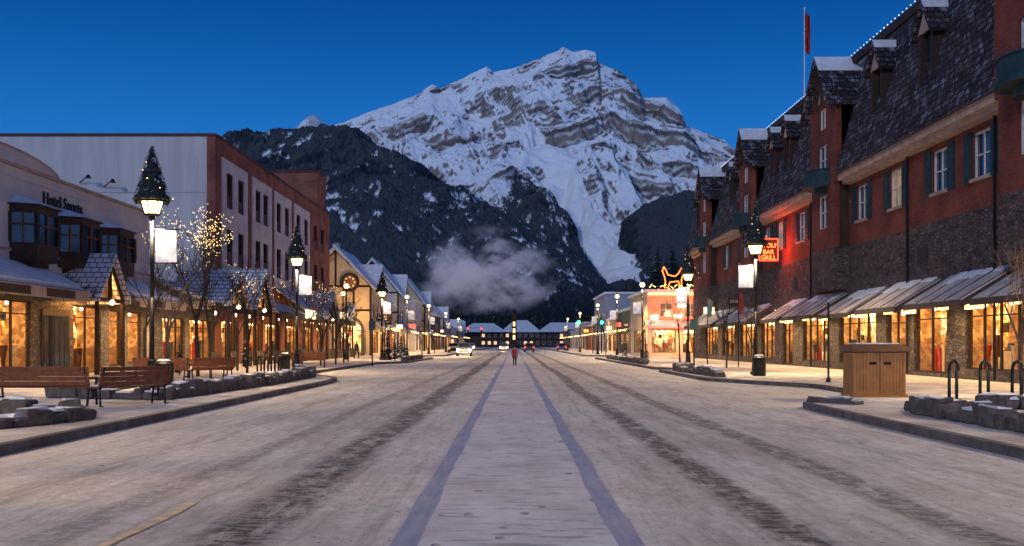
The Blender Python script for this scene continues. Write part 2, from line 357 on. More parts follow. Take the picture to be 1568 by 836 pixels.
# ------------------------------------------------------------------ ground, road, pavements
def sheet(name, pts, z, m):
    me = bpy.data.meshes.new(name); me.from_pydata([(x, y, z) for x, y in pts], [], [tuple(range(len(pts)))])
    me.materials.append(m); o = bpy.data.objects.new(name, me); COL.objects.link(o); return o
sheet('ground', [(-9000, -300), (9000, -300), (9000, 9500), (-9000, 9500)], -.03, SNOW)
def roadmat():
    m, nt, b = newmat('snowy_road'); co = objco(nt)
    s = N(nt, 'ShaderNodeSeparateXYZ'); L(nt, co, s.inputs[0])
    def mapn(sx, sy, sc, det=5, rg=.6):
        mp = N(nt, 'ShaderNodeMapping'); mp.inputs['Scale'].default_value = (sx, sy, 1); L(nt, co, mp.inputs[0]); return noise(nt, mp.outputs[0], sc, det, rg)
    wob = mth(nt, 'MULTIPLY', mth(nt, 'SUBTRACT', mapn(.12, .04, 1, 2), .5), .9)
    wob2 = mth(nt, 'MULTIPLY', mth(nt, 'SUBTRACT', mapn(3, 2.2, 1, 5, .7), .5), .3)
    x = mth(nt, 'ADD', mth(nt, 'ADD', s.outputs[0], wob), wob2)
    def tracks(lst):
        t = None
        for c, w_, a in lst:
            d = mth(nt, 'DIVIDE', mth(nt, 'ABSOLUTE', mth(nt, 'SUBTRACT', x, c)), w_)
            k = mth(nt, 'MULTIPLY', ramp(nt, d, [(.45, (1, 1, 1)), (1., (0, 0, 0))]), a)
            t = k if t is None else mth(nt, 'MAXIMUM', t, k)
        return t
    strong = tracks([(-2.35, .42, 1.), (2.3, .30, 1.), (3.85, .30, .8), (-3.75, .24, .5)])
    weak = tracks([(-5.2, .4, .6), (-3.1, .2, .4), (1.65, .14, .6), (5.4, .4, .6), (6.4, .3, .4), (-6.3, .25, .4), (3.1, .2, .4)])
    rag = ramp(nt, mapn(4, 1.3, 1, 6, .75), [(.38, (0, 0, 0)), (.52, (1, 1, 1))])
    rag2 = ramp(nt, mapn(5, .7, 1, 6, .7), [(.45, (0, 0, 0)), (.62, (1, 1, 1))])
    tread = ramp(nt, mapn(2.4, 7, 1.6, 4, .7), [(.42, (.3, .3, .3)), (.55, (1, 1, 1))])
    tf = mth(nt, 'MULTIPLY', mth(nt, 'MULTIPLY', strong, rag), tread)
    tf = mth(nt, 'MAXIMUM', tf, mth(nt, 'MULTIPLY', mth(nt, 'MULTIPLY', weak, rag2), .55))
    base = mixc(nt, ramp(nt, mapn(.8, .3, 1, 7, .68), [(.35, (0, 0, 0)), (.68, (1, 1, 1))]), (.90, .84, .74), (.64, .56, .46))
    wide = ramp(nt, mth(nt, 'DIVIDE', mth(nt, 'ABSOLUTE', mth(nt, 'SUBTRACT', mth(nt, 'ABSOLUTE', x), 3.1)), 1.9), [(.3, (.6, .6, .6)), (1, (0, 0, 0))])
    base = mixc(nt, mth(nt, 'MULTIPLY', wide, ramp(nt, mapn(1.6, .35, 1, 6, .7), [(.4, (0, 0, 0)), (.65, (1, 1, 1))])), base, (.46, .37, .28))
    stre = ramp(nt, mapn(7, .5, 1, 7, .72), [(.49, (0, 0, 0)), (.7, (.55, .55, .55))])
    base = mixc(nt, stre, base, (.36, .29, .22))
    mot = ramp(nt, mapn(5, 4, 1, 6, .75), [(.35, (.8, .8, .8)), (.65, (1.08, 1.08, 1.08))])
    base = mixc(nt, 1., base, mot, 'MULTIPLY')
    col = mixc(nt, tf, base, (.085, .068, .055))
    gr = ramp(nt, noise(nt, co, 13, 2), [(.665, (0, 0, 0)), (.7, (.85, .85, .85))])
    gr = mth(nt, 'MULTIPLY', gr, ramp(nt, noise(nt, co, .5, 2), [(.4, (.2, .2, .2)), (.6, (1, 1, 1))]))
    col = mixc(nt, gr, col, (.06, .05, .04))
    L(nt, col, b.inputs['Base Color'])
    L(nt, mth(nt, 'SUBTRACT', .85, mth(nt, 'MULTIPLY', tf, .3)), b.inputs['Roughness']); b.inputs['Specular IOR Level'].default_value = .25
    h = mth(nt, 'ADD', mth(nt, 'MULTIPLY', tf, -1.), mth(nt, 'MULTIPLY', mapn(1.5, 1.1, 4, 6, .7), .8))
    bump(nt, b, h, .8, .035)
    return m
sheet('road', [(-14, -60), (14, -60), (14, 460), (-14, 460)], -.004, roadmat())
sheet('cross_street', [(-90, 111), (90, 111), (90, 124), (-90, 124)], -.012, DIRTSNOW)
def medianmat():
    m, nt, b = newmat('median_snow'); co = objco(nt)
    mp = N(nt, 'ShaderNodeMapping'); mp.inputs['Scale'].default_value = (1, .5, 1); L(nt, co, mp.inputs[0])
    f = ramp(nt, noise(nt, mp.outputs[0], 1.2, 6, .65), [(.38, (0, 0, 0)), (.68, (1, 1, 1))])
    col = mixc(nt, f, (.84, .79, .76), (.62, .57, .53))
    v = N(nt, 'ShaderNodeTexVoronoi'); v.inputs['Scale'].default_value = 2.0; mp2 = N(nt, 'ShaderNodeMapping'); mp2.inputs['Scale'].default_value = (1.6, .8, 1); L(nt, co, mp2.inputs[0]); L(nt, mp2.outputs[0], v.inputs['Vector'])
    fp = ramp(nt, mth(nt, 'ADD', v.outputs['Distance'], mth(nt, 'MULTIPLY', noise(nt, co, 6), .12)), [(.14, (.8, .8, .8)), (.22, (0, 0, 0))])
    col = mixc(nt, fp, col, (.36, .32, .3))
    mp3 = N(nt, 'ShaderNodeMapping'); mp3.inputs['Scale'].default_value = (1.1, 7, 1); mp3.inputs['Rotation'].default_value = (0, 0, .25); L(nt, co, mp3.inputs[0])
    sc = ramp(nt, noise(nt, mp3.outputs[0], 1.3, 5, .7), [(.55, (0, 0, 0)), (.64, (.6, .6, .6))])
    col = mixc(nt, sc, col, (.38, .34, .32))
    L(nt, col, b.inputs['Base Color']); b.inputs['Roughness'].default_value = .85
    bump(nt, b, mth(nt, 'SUBTRACT', mth(nt, 'SUBTRACT', noise(nt, co, 5, 6), fp), sc), 1., .04); return m
def stripemat():
    m, nt, b = newmat('icy_stripe'); co = objco(nt)
    mp = N(nt, 'ShaderNodeMapping'); mp.inputs['Scale'].default_value = (6, .9, 1); L(nt, co, mp.inputs[0])
    f = ramp(nt, noise(nt, mp.outputs[0], 1.2, 6, .7), [(.35, (0, 0, 0)), (.7, (1, 1, 1))])
    L(nt, mixc(nt, f, (.31, .33, .42), (.58, .55, .54)), b.inputs['Base Color']); b.inputs['Roughness'].default_value = .5
    bump(nt, b, f, .3, .02); return m
def strip(name, x0, x1, z, m, jit=.02, y0=-20, y1=300):
    ys = []; y = y0
    while y < y1: ys.append(y); y += .3 if y < 40 else 3
    ph = random.uniform(0, 6)
    wv = lambda y, k: jit * (math.sin(y * .9 + ph + k) + .6 * math.sin(y * 2.7 + k * 3 + ph)) + random.uniform(-jit, jit) * .35
    l = [(x0 + wv(y, 0), y) for y in ys]; r_ = [(x1 + wv(y, 2), y) for y in ys]
    me = bpy.data.meshes.new(name); n = len(ys)
    me.from_pydata([(x, y, z) for x, y in l + r_], [], [(i, n + i, n + i + 1, i + 1) for i in range(n - 1)])
    me.materials.append(m); o = bpy.data.objects.new(name, me); COL.objects.link(o)
strip('median_border_stripe', -.98, -.74, .004, stripemat(), .01); strip('median_border_stripe', .78, 1.02, .004, bpy.data.materials['icy_stripe'], .01)
strip('median_strip', -.77, .81, .008, medianmat(), .012)
YEL = mat('worn_yellow_paint', (.95, .72, .36), (.6, .5, .36), 6, .8, .3, 10)
strip('lane_marking', -3.28, -3.17, .005, YEL, .02, 7, 10.2)
strip('lane_marking', -5.05, -4.95, .005, YEL, .02, 22, 24.5)
KERB = mat('kerb_stone', (.07, .062, .06), (.15, .14, .14), 2, .8, .4, 10)
def pavement(pts, kerb_idx):
    r = Root('pavement'); p = r.part('slab', DIRTSNOW); p.prism([(x, y, -.1) for x, y in pts], (0, 0, .23))
    k = r.part('kerb', KERB)
    for i in kerb_idx:
        a = Vector((*pts[i], 0)); b = Vector((*pts[(i + 1) % len(pts)], 0)); d = (b - a).normalized(); n = Vector((d.y, -d.x, 0)) * .16
        n0 = n * .1
        k.prism([a - n0 + Vector((0, 0, -.1)), b - n0 + Vector((0, 0, -.1)), b + n + Vector((0, 0, -.1)), a + n + Vector((0, 0, -.1))], (0, 0, .25))
    r.finish()
pl = [(-60, -20), (-7.5, -20), (-7.5, 40), (-7.8, 43), (-8.7, 45.5), (-10.8, 49), (-10.8, 78), (-8.9, 82), (-8.6, 104), (-9.5, 109), (-12, 111), (-60, 111)]
pavement([(x, y) for x, y in pl], [1, 2, 3, 4, 5, 6, 7, 8, 9])
pavement([(-60, 124), (-12, 124), (-9, 127), (-9, 420), (-60, 420)], [1, 2])
prr = [(60, 111), (12, 111), (9.5, 109), (8.6, 104), (8.8, 62), (10.6, 58), (8.3, 56), (8.3, 43), (9.4, 39.5), (10.9, 36), (10.9, 30), (8.2, 26.5), (7.3, 24.6), (7.2, 20), (7.2, -20), (60, -20)]
pavement(prr, range(1, 14))
pavement([(60, 420), (9, 420), (9, 127), (12, 124), (60, 124)], [1, 2])

# ------------------------------------------------------------------ stone planters
ROCK = mat('planter_rock', (.07, .058, .055), (.14, .12, .11), 5, .9, .7, 9)
def planter(segs, h=.38, w=.42, z=.13):
    r = Root('stone_planter', (segs[0][0], segs[0][1], 0)); p = r.part('rocks', ROCK, .05); s = r.part('snow_cap', SNOW, .02)
    for (x0, y0), (x1, y1) in zip(segs, segs[1:]):
        ln = math.hypot(x1 - x0, y1 - y0); rz = math.atan2(y1 - y0, x1 - x0); t = 0
        while t < ln:
            l = random.uniform(.25, .7); q = (t + l / 2) / ln; hh = h * random.uniform(.55, 1.2)
            cx, cy = x0 + (x1 - x0) * q, y0 + (y1 - y0) * q; rj = rz + random.uniform(-.12, .12)
            p.jbox((cx, cy, z + hh / 2), (l * .96, w * random.uniform(.8, 1.2), hh), .055, rj)
            if random.random() < .7: s.jbox((cx, cy, z + hh + .012), (l * .75, w * .65, .05), .035, rj)
            t += l
    r.finish()
planter([(-9.2, 26), (-8.8, 36), (-9.0, 44), (-10.2, 47)]); planter([(-9.2, 26), (-12.5, 27), (-13, 36)], .3)
planter([(-12.5, 15.3), (-9.0, 17), (-8.3, 19.2), (-9.3, 20.6), (-12.5, 21)], .3)
planter([(8.5, 14.2), (8.5, 20.5), (8.8, 21.8), (11, 22.4), (13.5, 21.8)], .33)
planter([(9.0, 43.5), (8.8, 54), (10, 57)], .35); planter([(-9.3, 84), (-9.2, 98)], .35); planter([(9.3, 70), (9.3, 98)], .35)
planter([(7.55, 25.2), (8.2, 24.2)], .12)

# ------------------------------------------------------------------ street lamps
GARL = mat('spruce_garland', (.022, .03, .026), (.05, .055, .058), 9, .9, .5, 20)
BANN, bnt, bb = newmat('banner_cloth'); uvv, _c = boxuv(bnt)
bc = ramp(bnt, noise(bnt, _c, 2.2, 3), [(.4, (.6, .62, .7)), (.55, (.3, .38, .52)), (.7, (.7, .5, .45))])
L(bnt, bc, bb.inputs['Base Color']); L(bnt, bc, bb.inputs['Emission Color']); bb.inputs['Emission Strength'].default_value = .06
def make_lamp(x, y, cone=True, banner=1, power=900):
    r = Root('street_lamp', (x, y, .13)); p = r.part('pole', IRON, 0, True); z0 = .13
    for a, b, r0, r1 in ((0, .12, .27, .26), (.12, .85, .2, .15), (.85, .95, .19, .12), (.95, 3, .085, .075), (3, 5.6, .075, .06), (5.6, 5.7, .11, .11)):
        p.cyl((x, y, z0 + a), (x, y, z0 + b), r0, r1, 10)
    g = r.part('lantern_glass', LAMPG if cone else LAMPW, 0, True)
    if cone:
        p.cyl((x, y, 5.83), (x, y, 5.9), .2, .27, 12)
        g.cyl((x, y, 5.92), (x, y, 6.3), .22, .34, 12)
        for k in range(8):
            t = k * math.pi / 4; c, s_ = math.cos(t), math.sin(t)
            p.cyl((x + .26 * c, y + .26 * s_, 5.86), (x + .38 * c, y + .38 * s_, 6.32), .018, .018, 4)
            p.cyl((x + .38 * c, y + .38 * s_, 6.32), (x + .56 * c, y + .56 * s_, 6.22), .02, .02, 4)
            t2 = t + math.pi / 4
            p.cyl((x + .56 * c, y + .56 * s_, 6.3), (x + .56 * math.cos(t2), y + .56 * math.sin(t2), 6.3), .035, .035, 4)
        core = r.part('cone_core', GARL); core.cyl((x, y, 6.36), (x, y, 8.15), .5, .02, 14)
        for i, (zz, rr) in enumerate(((6.36, .6), (6.8, .46), (7.25, .32))):
            core.cyl((x, y, zz), (x, y, zz + .16), rr, rr * .86, 14)
        gl = r.part('garland_needles', GARL); sn = r.part('garland_snow', SNOW); be = r.part('cone_lights', BEAD)
        for i in range(620):
            h = random.random() ** 1.3; a = random.uniform(0, 6.283); rr = .57 * (1 - h) + .02; zz = 6.36 + 1.8 * h
            c = Vector((x + rr * math.cos(a), y + rr * math.sin(a), zz)); o = Vector((math.cos(a), math.sin(a), random.uniform(-1.4, .2))) * random.uniform(.05, .12)
            tq = Vector((-math.sin(a), math.cos(a), 0)) * .035
            (sn if random.random() < .14 else gl).poly([c - tq, c + tq, c + o])
        for i in range(26):
            h = i / 26; a = i * 1.1; rr = .64 * (1 - h) + .05
            if i % 5 == 0: be.ball((x + rr * math.cos(a), y + rr * math.sin(a), 6.4 + 1.6 * h), .018, 5, 3)
        r.light('lamp_light', 'SPOT', (x, y, 5.75), power, (1, .70, .40), .25)
    else:
        p.cyl((x, y, 5.8), (x, y, 6.6), .06, .05, 8)
        g.ball((x, y, 6.92), .24, 12, 8); p.cyl((x, y, 6.6), (x, y, 6.7), .12, .17, 10)
        p.cyl((x, y, 7.14), (x, y, 7.35), .2, .03, 10)
        r.light('lamp_light', 'SPOT', (x, y, 6.5), power, (1, .72, .42), .3)
    if banner:
        s = banner; b = r.part('banner', BANN)
        ze, zb = 5.35, 4.3
        b.box(*sorted((x + s * .12, x + s * .82)), y - .008, y + .008, zb, ze)
        p.cyl((x, y, ze + .03), (x + s * .88, y, ze + .03), .02, .02, 6); p.cyl((x, y, zb - .03), (x + s * .88, y, zb - .03), .02, .02, 6)
    r.finish(); return r
LP = 4300
lc = make_lamp(-12.0, 33, True, 1, LP)
rc = make_lamp(11.6, 47.8, True, -1, LP)
ll = make_lamp(-12.2, 113.5, False, 1, LP)
for y in (55, 90.5): lc.dup((-12, y, .13))
for y in (11, -11): lc.dup((-12, y, .13))
for y in (140, 175, 215): ll.dup((-12, y, .13), lights=y < 220)
ll.dup((-15.5, 92, .13), lights=False); ll.dup((-18.2, 106, .13), lights=False)
rc.dup((11.8, 67.5, .13))
rc.dup((14.2, 26, .13)); rc.dup((13.5, 5, .13)); rc.dup((13.5, -14, .13))  # the lamp nearest the bin is added just out of view to light it
ll.dup((11.6, 90, .13), math.pi)
for y in (112, 138, 175, 215): ll.dup((11.6, y, .13), math.pi, lights=y < 220)

# ------------------------------------------------------------------ buildings : right hotel
H = Root('hotel_building'); f = F('R', 18.6)
br = H.part('brick_walls', BRICK); st = H.part('stone_walls', STONE)
gh = [(34.2, 41, .55, 3.3), (42.8, 46.3, .3, 3.3), (47.3, 49.8, .15, 3.2), (51.2, 57, .5, 3.3), (58.8, 64.2, .5, 3.3), (66.5, 69, .2, 3.1), (71, 75, .5, 3.2), (77, 82, .5, 3.2), (84, 89, .5, 3.2), (91, 97, .5, 3.2)]
wall(f, st, 24, 103, 0, 7.0, gh)
for h in gh: shop(f, H, *h)
ups = [34.2, 39.6, 43.5, 48.5, 53.2, 58.6, 64.3, 69.5, 73, 81, 87, 99]
wh = [(u - .75, u + .75, 8.25, 10.1) for u in ups]
wall(f, br, 24, 103, 7.0, 10.6, wh)
for i, h in enumerate(wh):
    window(f, H, *h, 2, 2, glass=GLASSLIT if i in (3, 7) else GLASS, gn='glass_lit' if i in (3, 7) else 'glass')
    sh = H.part('shutters', TEAL)
    for a, b in ((h[0] - .75, h[0] - .08), (h[1] + .08, h[1] + .75)):
        f.box(sh, a, b, -.06, -.003, h[2] - .1, h[3] + .1)
        for k in range(7): f.box(sh, a + .07, b - .07, -.085, -.06, h[2] + k * .27, h[2] + k * .27 + .13)
    f.box(H.part('sills', BEAM), h[0] - .1, h[1] + .1, -.12, .08, h[2] - .14, h[2] - .003)
core = H.part('core', DARKWOOD)
f.box(core, 24, 103, 1.4, 22, 0, 4.4); f.box(core, 24, 103, .35, 22, 4.4, 10.6); f.box(st, 103, 103.3, 0, 22, 0, 7); f.box(br, 103, 103.3, 0, 22, 7, 10.6)
for y in (38.3, 46.8, 62, 76.2): H.part('downpipes', IRON).cyl(f.pt(y, -.12, .2), f.pt(y, -.12, 10.5), .06, n=6)
# louvres and vents on the stone storey
for y in (45.3, 56.2, 66): 
    f.box(H.part('vents', IRON), y - .5, y + .5, -.03, -.003, 5.2, 6.0)
so_ = H.part('soffit', BEAM)
bays = [(31.6, 36.8), (54.9, 59.6), (74.2, 78.4), (91, 95)]
segs = [(24, 31.6), (36.8, 54.9), (59.6, 74.2), (78.4, 91), (95, 103.5)]
sg = H.part('mansard_roof', SHINGLE)
for a, b in segs:
    f.prism(so_, [(-.75, 10.6), (.6, 10.6), (.6, 10.95), (-.75, 10.95)], a + .02, b - .02)
    f.prism(so_, [(-.5, 10.38), (0, 10.38), (0, 10.6), (-.5, 10.6)], a + .02, b - .02)
    f.prism(sg, [(-.95, 10.95), (-.5, 12.3), (.9, 17.7), (1.4, 17.7), (1.4, 10.95)], a, b)
f.box(H.part('flat_roof', SNOW), 24, 103.5, 1.0, 22, 17.5, 17.95)
f.box(core, 24, 103.4, 1.45, 22, 10.6, 17.5)
rt = H.part('roof_trim', DARKWOOD); f.box(rt, 24, 103.5, .75, .98, 17.6, 18.05)
bd = H.part('roof_string_lights', BEADW); y = 25.
while y < 103: bd.ball(f.pt(y, .72, 18.1), .03, 5, 3); y += .5
def dormer(u, zb=13.3, zt=15.5, w_=1.5):
    d = H.part('dormer_walls', DARKWOOD); g = H.part('glass', GLASS)
    vf = -.3
    f.box(d, u - w_ / 2, u - w_ / 2 + .22, vf, 1.2, zb, zt); f.box(d, u + w_ / 2 - .22, u + w_ / 2, vf, 1.2, zb, zt)
    f.box(d, u - w_ / 2 + .22, u + w_ / 2 - .22, vf + .35, 1.2, zb, zt); f.box(g, u - w_ / 2 + .25, u + w_ / 2 - .25, vf + .3, vf + .33, zb + .3, zt - .2)
    f.box(H.part('window_frames', WHITEP), u - .04, u + .04, vf + .24, vf + .29, zb + .3, zt - .2)
    f.uprism(H.part('dormer_gable', BEAM), [(u - w_ / 2, zt), (u + w_ / 2, zt), (u, zt + 1.15)], vf - .02, vf + .1)
    rr = H.part('dormer_roof', SHINGLE); rs = H.part('dormer_snow', SNOW)
    for s_ in (-1, 1):
        a = (u, zt + 1.4); b = (u + s_ * (w_ / 2 + .28), zt - .1)
        f.uprism(rr, [a, b, (b[0], b[1] - .16), (u, zt + 1.2)], vf - .25, 1.3)
        f.uprism(rs, [(a[0], a[1] + .06), (u + s_ * .3, zt + 1.05), (u + s_ * .3, zt + .99), (u, zt + 1.41)], vf - .2, 1.2)
for u in (44.3, 50.3, 66.8, 70.5, 84, 99): dormer(u)
def gbay(a, b, balc=True, vo=.85):
    fb = F('R', 18.6 - vo); m = (a + b) / 2; zt = 15.3; za = 17.9
    holes = [(m - .8, m + .8, 11.3, 13.0), (m - .6, m + .6, 13.9, 15.1)]
    wall(fb, br, a, b, 10.6, zt, holes, .3); wall(fb, st, a + .3, b - .3, 4.6, 7.0, [], vo - .003); wall(fb, br, a + .3, b - .3, 7.0, 10.6, [(m - .8, m + .8, 8.2, 10.1)], .3)
    window(fb, H, m - .8, m + .8, 8.2, 10.1); window(fb, H, *holes[0], 2, 2); window(fb, H, *holes[1], 2, 1)
    fb.box(core, a + .003, b - .003, .32, 3.2, 10.6, zt); fb.box(br, a + .003, a + .3, .3, 2.0, 10.6, zt); fb.box(core, a + .35, b - .35, .32, vo - .01, 7, 10.6)
    fb.uprism(H.part('gable_stucco', BEAM), [(a, zt), (b, zt), (m, za - .3)], .02, .25)
    dt = H.part('half_timber', DARKWOOD)
    for u0, z0, u1, z1 in ((a, zt, m, za - .2), (b, zt, m, za - .2), (m, zt, m, za - .2), (a + 1, zt, m - .3, za - 1.2), (b - 1, zt, m + .3, za - 1.2), (a, zt + .05, b, zt + .05)):
        p0, p1 = Vector(fb.pt(u0, -.03, z0)), Vector(fb.pt(u1, -.03, z1)); dt.cyl(p0, p1, .13, .13, 4)
    rr = H.part('bay_roof', SHINGLE); rs = H.part('bay_roof_snow', SNOW)
    for s_ in (-1, 1):
        e = m + s_ * ((b - a) / 2 + .35); hw = (b - a) / 2 + .35
        fb.uprism(rr, [(m, za + .1), (e, zt - .35), (e, zt - .6), (m, za - .17)], -.55, 2.6)
        k = .3; fb.uprism(rs, [(m, za + .2), (m + s_ * hw * k, za + .1 - (za - zt + .45) * k + .06), (m + s_ * hw * k, za + .1 - (za - zt + .45) * k + .01), (m, za + .11)], -.5, 2.6)
    if balc:
        bp = H.part('balcony', TEAL); n = 10
        for z0, z1, ro in ((10.5, 10.7, 1.1), (10.72, 11.4, 1.0), (11.4, 11.48, 1.05)):
            pts = [fb.pt(m + math.cos(math.pi * k / n) * ro * 1.35, -math.sin(math.pi * k / n) * ro, z0) for k in range(n + 1)]
            bp.prism(pts, (0, 0, z1 - z0))
        pts = [fb.pt(m + math.cos(math.pi * k / n) * .7, -math.sin(math.pi * k / n) * .5, 10.1) for k in range(n + 1)]; bp.prism(pts, (0, 0, .4))
for a, b in bays: gbay(a, b)
# awnings
aw = H.part('awnings', AWN); ar = H.part('awning_ribs', AWNRIB); asn = H.part('awning_snow', SNOW); av = H.part('awning_valance', AWNRIB)
for a, b in ((30.5, 36.2), (37, 42.4), (43.4, 48.4), (49.5, 54.4), (55.6, 61.8), (63, 67), (72, 82), (84, 97)):
    dz = random.uniform(-.05, .08)
    f.prism(aw, [(0, 4.45 + dz), (-2.0, 3.22 + dz), (-2.0, 3.16 + dz), (0, 4.35 + dz)], a, b)
    n = int((b - a) / 1.3)
    for i in range(n + 1):
        u = a + .02 + (b - a - .08) * i / n; f.prism(ar, [(0, 4.48 + dz), (-2.02, 3.25 + dz), (-2.02, 3.10), (0, 4.3)], u, u + .03)
    f.box(av, a, b, -2.04, -2.0, 2.96 + dz, 3.2 + dz)
    f.prism(av, [(0, 4.34), (-2.0, 3.15), (-2.0, 2.98), (0, 3.6)], a - .03, a - .003); f.prism(av, [(0, 4.34), (-2.0, 3.15), (-2.0, 2.98), (0, 3.6)], b + .003, b + .03)
    u = a + .3
    while u < b - 1:
        l = random.uniform(.5, 1.4); q = random.uniform(.2, .9); f.prism(asn, [(-.02, 4.52 + dz), (-q, 4.52 + dz - q * .615), (-q, 4.46 + dz - q * .615), (-.02, 4.45 + dz)], u, min(u + l, b - .05)); u += l + random.uniform(.05, .5)
    sg2 = H.part('soffit_sign_lights', WARMTRIM)
    if a < 70:
        f.box(sg2, a + .8, a + 2.1, -.9, -.75, 2.95, 3.2); f.box(sg2, b - 1.5, b - .7, -.9, -.75, 3.0, 3.2)
    if a < 90: H.light('awning_light', 'AREA', f.pt((a + b) / 2, -1.0, 3.0), 190, (1, .64, .28), .3, (0, 0, 0), (b - a) * .8)
H.part('bar_sign_box', DARKWOOD).box(16.9, 18.3, 68.9, 69.1, 7.3, 8.9)
for z, t in ((8.25, 'WOLF'), (7.8, 'BAR'), (7.42, 'GRILL')): H.text(t, (17.6, 68.87, z), (math.pi / 2, 0, 0), .42, NEONO, .01)
ns_ = H.part('neon_tubes', NEONR)
for a, b in (((16.95, 7.35), (18.25, 7.35)), ((18.25, 7.35), (18.25, 8.85)), ((18.25, 8.85), (16.95, 8.85)), ((16.95, 8.85), (16.95, 7.35))):
    ns_.cyl((a[0], 68.85, a[1]), (b[0], 68.85, b[1]), .035, n=6)
H.light('neon_glow', 'POINT', (17.3, 67.6, 8.1), 420, (1, .08, .03), .3)
for y in (42.0, 50.4, 57.9, 65.5, 70.2):
    H.part('wall_sconces', CEIL).ball(f.pt(y, -.15, 3.9), .09, 8, 5)
H.finish()
FP = Root('flagpole', (21, 72, 17.9)); FP.part('pole', WHITEP).cyl((21, 72, 17.9), (21, 72, 25.8), .06, .035, 8); FP.part('finial', WHITEP).ball((21, 72, 25.85), .09)
FLR = mat('flag_cloth', (.45, .04, .04), (.3, .03, .03), 3, .8, .3, 5); fl = FP.part('flag', FLR, 0, True)
for i in range(8):
    for j in range(5):
        def q(i, j): return (21 + .05 + j * .07, 72 + math.sin(j * 1.9 + i * .4) * .14, 25.6 - i * .36 - j * .06)
        fl.poly([q(i, j), q(i, j + 1), q(i + 1, j + 1), q(i + 1, j)])
FP.finish()

# ------------------------------------------------------------------ left white building with bay windows
B1 = Root('white_storefront_building'); f = F('L', -21.5)
stc = B1.part('stucco_walls', STUCCO); s2 = B1.part('stone_piers', STONE2)
gh = [(33, 38.5, .6, 3.4), (39.6, 44.4, .5, 3.5), (48.6, 51.8, .1, 3.5), (52.9, 54.6, .4, 3.4), (55.4, 57.6, .5, 3.4)]
wall(f, s2, 26, 58.3, 0, 4.2, gh)
for h in gh: shop(f, B1, *h)
f.box(B1.part('dark_door_bay', DARKWOOD), 45.2, 48, -.08, -.01, .15, 3.2)
for i in range(5): f.box(B1.part('door_glass', GLASS), 45.35 + i * .52, 45.75 + i * .52, -.1, -.083, .5, 2.9)
wall(f, stc, 26, 58.3, 4.2, 9.2)
f.box(B1.part('core', DARKWOOD), 26, 58.3, 1.4, 20, 0, 4.2); f.box(B1.part('core', DARKWOOD), 26, 58.3, .32, 20, 4.2, 9.1)
f.box(stc, 58.3, 58.6, 0, 20, 0, 9.2); f.box(B1.part('roof_snow', SNOW), 26, 58.6, .4, 20, 9.1, 9.16)
tr_ = B1.part('parapet_trim', BEAM); f.box(tr_, 26, 58.6, -.15, .3, 9.2, 9.34); f.box(stc, 26, 58.6, -.06, -.003, 8.75, 8.9)
f.box(B1.part('string_course', BEAM), 26, 58.6, -.07, -.003, 5.55, 5.68)
pts = [(37, 9.34), (47, 9.34)] + [(42 + 5 * math.cos(t), 9.34 + .62 * math.sin(t) ** 1.2) for t in [math.pi * k / 10 for k in range(1, 10)]]
f.uprism(stc, pts, 0, .3)
rim = [(47, 9.34)] + pts[2:] + [(37, 9.34)]
for a, b in zip(rim, rim[1:]): tr_.cyl(f.pt(a[0], .05, a[1] + .06), f.pt(b[0], .05, b[1] + .06), .09, .09, 5)
B1.text('Hotel Sports', (-21.44, 47.4, 8.0), (math.pi / 2, 0, math.pi / 2), .8, IRON, .03)
bw = B1.part('bay_windows', DARKWOOD); bg_ = B1.part('bay_glass', GLASS); bsn = B1.part('bay_snow', SNOW); bfr = B1.part('bay_frames', REDWOOD)
for u in (43.9, 48.4, 52.9):
    prof = lambda k, z: [f.pt(u - 1.5 * k, 0.0, z), f.pt(u - 1.0 * k, -.95 * k, z), f.pt(u + 1.0 * k, -.95 * k, z), f.pt(u + 1.5 * k, 0.0, z)]
    bw.prism(prof(1, 5.2), (0, 0, .75)); bw.prism(prof(1, 7.25), (0, 0, .3)); bg_.prism(prof(.94, 5.95), (0, 0, 1.3))
    bw.prism(prof(.7, 4.95), (0, 0, .25))
    P0, P1 = prof(1, 5.95), prof(1, 7.25)
    for i in range(4): bw.cyl(P0[i], P1[i], .11, .11, 5)
    for i in range(3):
        m0 = (Vector(P0[i]) + Vector(P0[i + 1])) / 2; bfr.cyl(m0, m0 + Vector((0, 0, 1.3)), .05, .05, 4)
        bfr.cyl(Vector(P0[i]) + Vector((0, 0, .8)), Vector(P0[i + 1]) + Vector((0, 0, .8)), .04, .04, 4)
    a = prof(1.12, 7.62); t = [Vector(f.pt(u - .9, .0, 8.05)), Vector(f.pt(u + .9, .0, 8.05))]
    bsn.poly([a[0], a[1], t[0]]); bsn.poly([a[1], a[2], t[1], t[0]]); bsn.poly([a[2], a[3], t[1]]); bw.prism(prof(1.12, 7.55), (0, 0, .06))
cn = B1.part('canopy_roof', SNOWSHINGLE); cf = B1.part('canopy_fascia', BEAM); cs = B1.part('canopy_snow', SNOW)
for a, b in ((28, 45.2), (51.3, 58.4)):
    f.prism(cn, [(0, 5.1), (-2.2, 3.95), (-2.2, 3.75), (0, 4.85)], a, b); f.box(cf, a, b, -2.26, -2.203, 3.5, 3.95)
    f.prism(cs, [(-.1, 5.16), (-1.9, 4.22), (-1.9, 4.13), (-.1, 5.06)], a + .2, b - .2)
    for k in range(int((b - a) / 4)):
        f.box(B1.part('fascia_sign_panels', DARKWOOD), a + 1 + k * 4, a + 3.6 + k * 4, -2.29, -2.263, 3.56, 3.9)
    B1.light('canopy_light', 'AREA', f.pt((a + b) / 2, -1.1, 3.45), 340, (1, .62, .26), .3, (0, 0, 0), (b - a) * .8)
